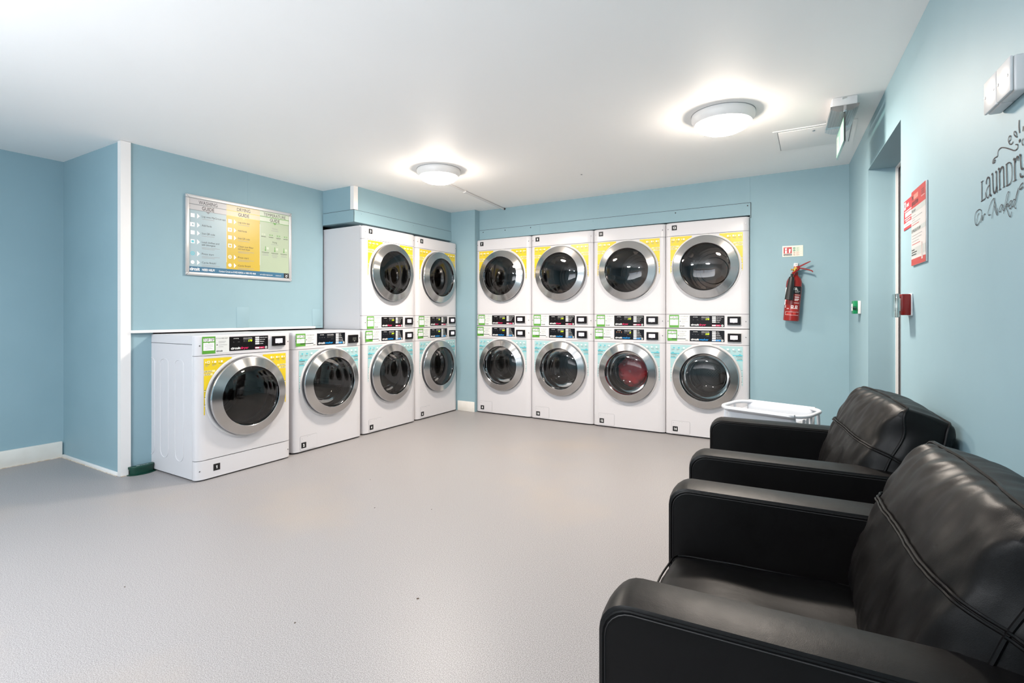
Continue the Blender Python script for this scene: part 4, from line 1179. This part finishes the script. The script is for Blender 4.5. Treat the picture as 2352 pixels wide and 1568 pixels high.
def cushion_bm(f, n=60, na=14):
    bm = bmesh.new(); cache = {}
    def V(a, b, c):
        k = (round(a, 4), round(b, 4), round(c, 4))
        if k not in cache: cache[k] = bm.verts.new(f(*k))
        return cache[k]
    L = lambda i, m: -1 + 2 * i / m
    for sa in (-1, 1):
        for i in range(n):
            for j in range(n):
                q = [V(sa, L(i, n), L(j, n)), V(sa, L(i + 1, n), L(j, n)), V(sa, L(i + 1, n), L(j + 1, n)), V(sa, L(i, n), L(j + 1, n))]
                bm.faces.new(q if sa > 0 else q[::-1])
    for sb in (-1, 1):
        for i in range(na):
            for j in range(n):
                q = [V(L(i, na), sb, L(j, n)), V(L(i + 1, na), sb, L(j, n)), V(L(i + 1, na), sb, L(j + 1, n)), V(L(i, na), sb, L(j + 1, n))]
                bm.faces.new(q if sb < 0 else q[::-1])
                q = [V(L(i, na), L(j, n), sb), V(L(i + 1, na), L(j, n), sb), V(L(i + 1, na), L(j + 1, n), sb), V(L(i, na), L(j + 1, n), sb)]
                bm.faces.new(q if sb > 0 else q[::-1])
    bmesh.ops.recalc_face_normals(bm, faces=bm.faces[:])
    bmesh.ops.bevel(bm, geom=[e for e in bm.edges if e.is_manifold and e.calc_face_angle() > .9], offset=.012, segments=4, profile=.5, affect='EDGES')
    return bm
def seam_path(f, pts, off=.001, n=26):
    out = []
    for i in range(len(pts) - 1):
        for j in range(n):
            q = j / n; p = [pts[i][k] + (pts[i + 1][k] - pts[i][k]) * q for k in range(3)]
            out.append(f(*p) * 1.0 + Vector([p[k] * off if abs(abs(p[k]) - 1) < 1e-6 else 0 for k in range(3)]))
    out.append(f(*pts[-1]))
    for _ in range(1):
        out = [out[0]] + [(out[i - 1] + out[i] * 2 + out[i + 1]) / 4 for i in range(1, len(out) - 1)] + [out[-1]]
    return out
def stitches(mb, path, r=.0011, step=.006, off=Vector((0, 0, 0))):
    acc = 0; last = Vector(path[0])
    for p in path[1:]:
        p = Vector(p); d = p - last; L = d.length
        if L < 1e-6: continue
        while acc < L:
            a = last + d * (acc / L) + off; b = last + d * min(1, (acc + step * .55) / L) + off
            mb.tube([a, b], r, THREAD, n=4)
            acc += step
        acc -= L; last = p
AW = .118; CW = .80; AH = .600
def arm_profile(inset=0.0):
    """side view of the arm: x from front to back, z up"""
    r = .055 - inset * .5; x0, x1, z0, z1 = -.405 + inset, .385 - inset, .055 + inset, AH - inset
    pts = [(x0, z0)]
    for i in range(7):
        a = PI - PI / 2 * i / 6
        pts.append((x0 + r + r * math.cos(a), z1 - r + r * math.sin(a)))
    N = 14
    for i in range(1, N): pts.append((x0 + r + (x1 - x0 - r) * i / N, z1))
    pts += [(x1, z1), (x1, z0)]
    return pts
def arm_mb():
    mb = MB(); bm = bmesh.new(); rings = []
    prof = [(-1, .0165), (-.99, .011), (-.955, .0045), (-.90, .0), (-.5, -.003), (0, -.004), (.5, -.003), (.90, 0), (.955, .0045), (.99, .011), (1, .0165)]
    for s_, ins in prof:
        rings.append([bm.verts.new((p[0], s_ * AW / 2, p[1])) for p in arm_profile(ins)])
    for a, b in zip(rings, rings[1:]):
        for i in range(len(a)):
            j = (i + 1) % len(a); bm.faces.new((a[i], a[j], b[j], b[i]))
    bm.faces.new(rings[0]); bm.faces.new(rings[-1])
    bmesh.ops.recalc_face_normals(bm, faces=bm.faces[:])
    mb.bm(bm, LEATHER, True)
    return mb
def arm_seam_mb(s_):
    mb = MB()
    pr = arm_profile(.0075)[:-1]
    path = [Vector((p[0], s_ * (AW / 2 - .0016), p[1])) for p in pr]
    mb.tube(path, .0030, LEATHER, n=6)
    pr2 = arm_profile(.0125)[:-1]; p2 = [Vector((p[0], s_ * (AW / 2 + .0004), p[1])) for p in pr2]
    mb.tube(p2, .0012, THREAD, n=4)
    path = [Vector((p[0], s_ * (AW / 2 - .010), p[1] + .0006)) for p in arm_profile(.0025)[:-1]]
    stitches(mb, path, .0009, .0065)
    return mb
FB = cushion_fn(.25, .60, .44, .46, 3, .013, .075)
FS = cushion_fn(.17, .565, .66, .70, 9, .004, .015)
def back_cushion_mb():
    mb = MB(); mb.bm(cushion_bm(FB), LEATHER, True); return mb
def back_seam_mb():
    mb = MB()
    def both(pts, st_=True):
        p = seam_path(FB, pts, .0012)
        mb.tube(p, .0042, LEATHER, n=6)
        if st_: stitches(mb, [q * 1.006 for q in p], .0009, .0065, Vector((.009 * .0, 0, 0)))
    both([(-1, -1, -1), (-1, -1, 1), (-1, 1, 1), (-1, 1, -1)])
    both([(1, -1, -1), (1, -1, 1), (1, 1, 1), (1, 1, -1)])
    # horizontal double seam across the face and round the near side
    for dz in (.19, .225):
        p = seam_path(FB, [(-1, 1, dz), (-1, -1, dz)], .0055, 60); mb.tube(p, .003, LEATHER, n=6)
        p = seam_path(FB, [(-1, -1, dz), (1, -1, dz - .06)], .0055, 40); mb.tube(p, .003, LEATHER, n=6)
    return mb
def armchair(label, x, yc, tw):
    t = thing('armchair', label, 'armchair', (x, yc, 0), RA)
    for s_ in (-1, 1):
        a = obj('arm', arm_mb, t, 'arm', (0, s_ * (CW / 2 - AW / 2), 0))
        for k in (-1, 1): obj('arm_seam', lambda k=k: arm_seam_mb(k), a, 'armseam%d' % k)
    def fr():
        mb = MB(); mb.box((.275, -CW / 2 + AW, .055), (.385, CW / 2 - AW, .63), LEATHER, .03, 4); return mb
    obj('back_frame', fr, t, 'bf')
    def base():
        mb = MB(); mb.box((-.385, -CW / 2 + AW + .001, .055), (.255, CW / 2 - AW - .001, .27), LEATHER, .015, 3); return mb
    obj('seat_base', base, t, 'sb')
    def seat():
        mb = MB(); mb.bm(cushion_bm(FS, 24, 6), LEATHER, True, Matrix.Rotation(PI / 2, 4, 'Y')); return mb
    sc_ = obj('seat_cushion', seat, t, 'seat', (-.065, 0, .348))
    def sseam():
        mb = MB(); Mx = Matrix.Rotation(PI / 2, 4, 'Y')
        p = [Mx @ q for q in seam_path(FS, [(-1, -1, 1), (-1, -1, -1), (-1, 1, -1), (-1, 1, 1)], .002)]
        mb.tube(p, .003, LEATHER, n=6); return mb
    obj('piping', sseam, sc_, 'seatseam')
    bc = obj('back_cushion', back_cushion_mb, t, 'bc', (.205 + (.015 if tw > 4 else 0), -.035 if tw > 4 else 0, .588), (0, math.radians(21), math.radians(tw)))
    obj('piping', back_seam_mb, bc, 'bcs')
    for sx in (-.36, .34):
        for sy in (-.34, .34): obj('foot', lambda: (lambda m: (m.box((-.02, -.02, 0), (.02, .02, .056 - ZF), CHROME, .002), m)[-1])(MB()), t, 'cf', (sx, sy, ZF))
    return t
armchair('black leather armchair farther from the camera, in front of the white laundry trolley', wr(2.385) - .408, 2.385, 6)
armchair('black leather armchair nearest the camera at the bottom right corner', wr(1.295) - .408, 1.295, 2)

# ================================================================== white laundry trolley behind the armchairs
t = thing('laundry_trolley', 'white tubular laundry trolley with a canvas bag between the far armchair and washer 14', 'trolley', (-.222, 3.355, 0), math.radians(-16.5))
def rrect(w, d, r, z, n=6):
    out = []
    for cx_, cy_, a0 in ((w / 2 - r, d / 2 - r, 0), (-w / 2 + r, d / 2 - r, PI / 2), (-w / 2 + r, -d / 2 + r, PI), (w / 2 - r, -d / 2 + r, -PI / 2)):
        for i in range(n + 1):
            a = a0 + PI / 2 * i / n; out.append((cx_ + r * math.cos(a), cy_ + r * math.sin(a), z))
    return out
TZ = .562
mb = MB(); mb.tube(rrect(.475, .34, .10, TZ), .0105, WIREW, n=10, closed=True)
obj('top_rail', mb, t)
for sx in (-1, 1):
    for sy in (-1, 1):
        mb = MB(); mb.tube([(sx * .235, sy * .06, TZ), (sx * .24, sy * .13, .08), (sx * .24, sy * .13, .05)], .0085, WIREW, n=8)
        l = obj('leg', mb, t)
        mb = MB(); mb.lathe([(0, -.012), (.022, -.011), (.025, 0), (.022, .011), (0, .012)], GAP, n=16, c=(sx * .24, sy * .13, .016), axis='y'); mb.box((sx * .24 - .007, sy * .13 - .016, .012), (sx * .24 + .007, sy * .13 + .016, .055), SCREW, .002)
        obj('castor', mb, l)
mb = MB(); mb.tube(rrect(.48, .26, .03, .10), .007, WIREW, n=8, closed=True); obj('bottom_rail', mb, t)
# canvas: wrapped over the long rails and sagging between them
mb = MB(); vs = []; N = 22; xs = [-.19 + .38 * i / 12 for i in range(13)]
sec = [(.1705 + .012 * math.sin(a), TZ + .012 * math.cos(a)) for a in (2.6, 1.6, .6, -.4, -1.2)]
sec += [(.150, TZ - .03), (.148, TZ - .15), (.14, TZ - .28), (.10, TZ - .35), (0, TZ - .37)]
sec = sec + [(-p[0], p[1]) for p in sec[::-1][1:]]
for x in xs:
    for p in sec: vs.append((x, p[0], p[1] + .004 * math.sin(x * 25) * (1 if p[1] < TZ - .02 else 0)))
q = len(sec)
mb.add(vs, [(i * q + k, (i + 1) * q + k, (i + 1) * q + k + 1, i * q + k + 1) for i in range(12) for k in range(q - 1)], CANVAS, True)
for sx in (-.19, .19):
    pts = [(sx, p[0], p[1]) for p in sec[5:-5]]
    mb.add(pts, [tuple(range(len(pts)))], CANVAS)
o = obj('canvas_bag', mb, t)
sm = o.modifiers.new('thickness', 'SOLIDIFY'); sm.thickness = .0025; sm.offset = 0

# ================================================================== green bait box at the wall foot
t = thing('bait_box', 'small dark green plastic bait box on the floor against the wall beside dryer 1', 'bait box', (-4.13, 1.785, ZF), PI / 2)
def dshape(w, d, n=16):
    return [(w / 2 * math.cos(PI * i / n), -d * math.sin(PI * i / n) ** .8) for i in range(n + 1)]
mb = MB(); mb.prism(dshape(.185, .072), 0, .004, GREENP); obj('base_plate', mb, t)
mb = MB(); mb.prism(dshape(.155, .052), .004, .042, GREENP, smooth=True); mb.box((-.077, -.012, .010), (-.0765, -.004, .032), BLACKM)
mb.box((-.078, -.016, .010), (-.0745, -.006, .032), BLACKM); obj('box_body', mb, t)
mb = MB(); mb.prism(dshape(.163, .057), .042, .058, GREENP, topbev=.004, smooth=True)
obj('lid', mb, t)
mb = MB()
for x_, w_ in ((-.040, .022), (-.012, .006), (-.003, .004), (.004, .009), (.016, .004), (.023, .012)): mb.add([(x_, -.030, .0585), (x_ + w_, -.030, .0585), (x_ + w_, -.025 if w_ < .02 else -.0225, .0585), (x_, -.025 if w_ < .02 else -.0225, .0585)], [(0, 1, 2, 3)], WHITE)
obj('lid_print', mb, t)
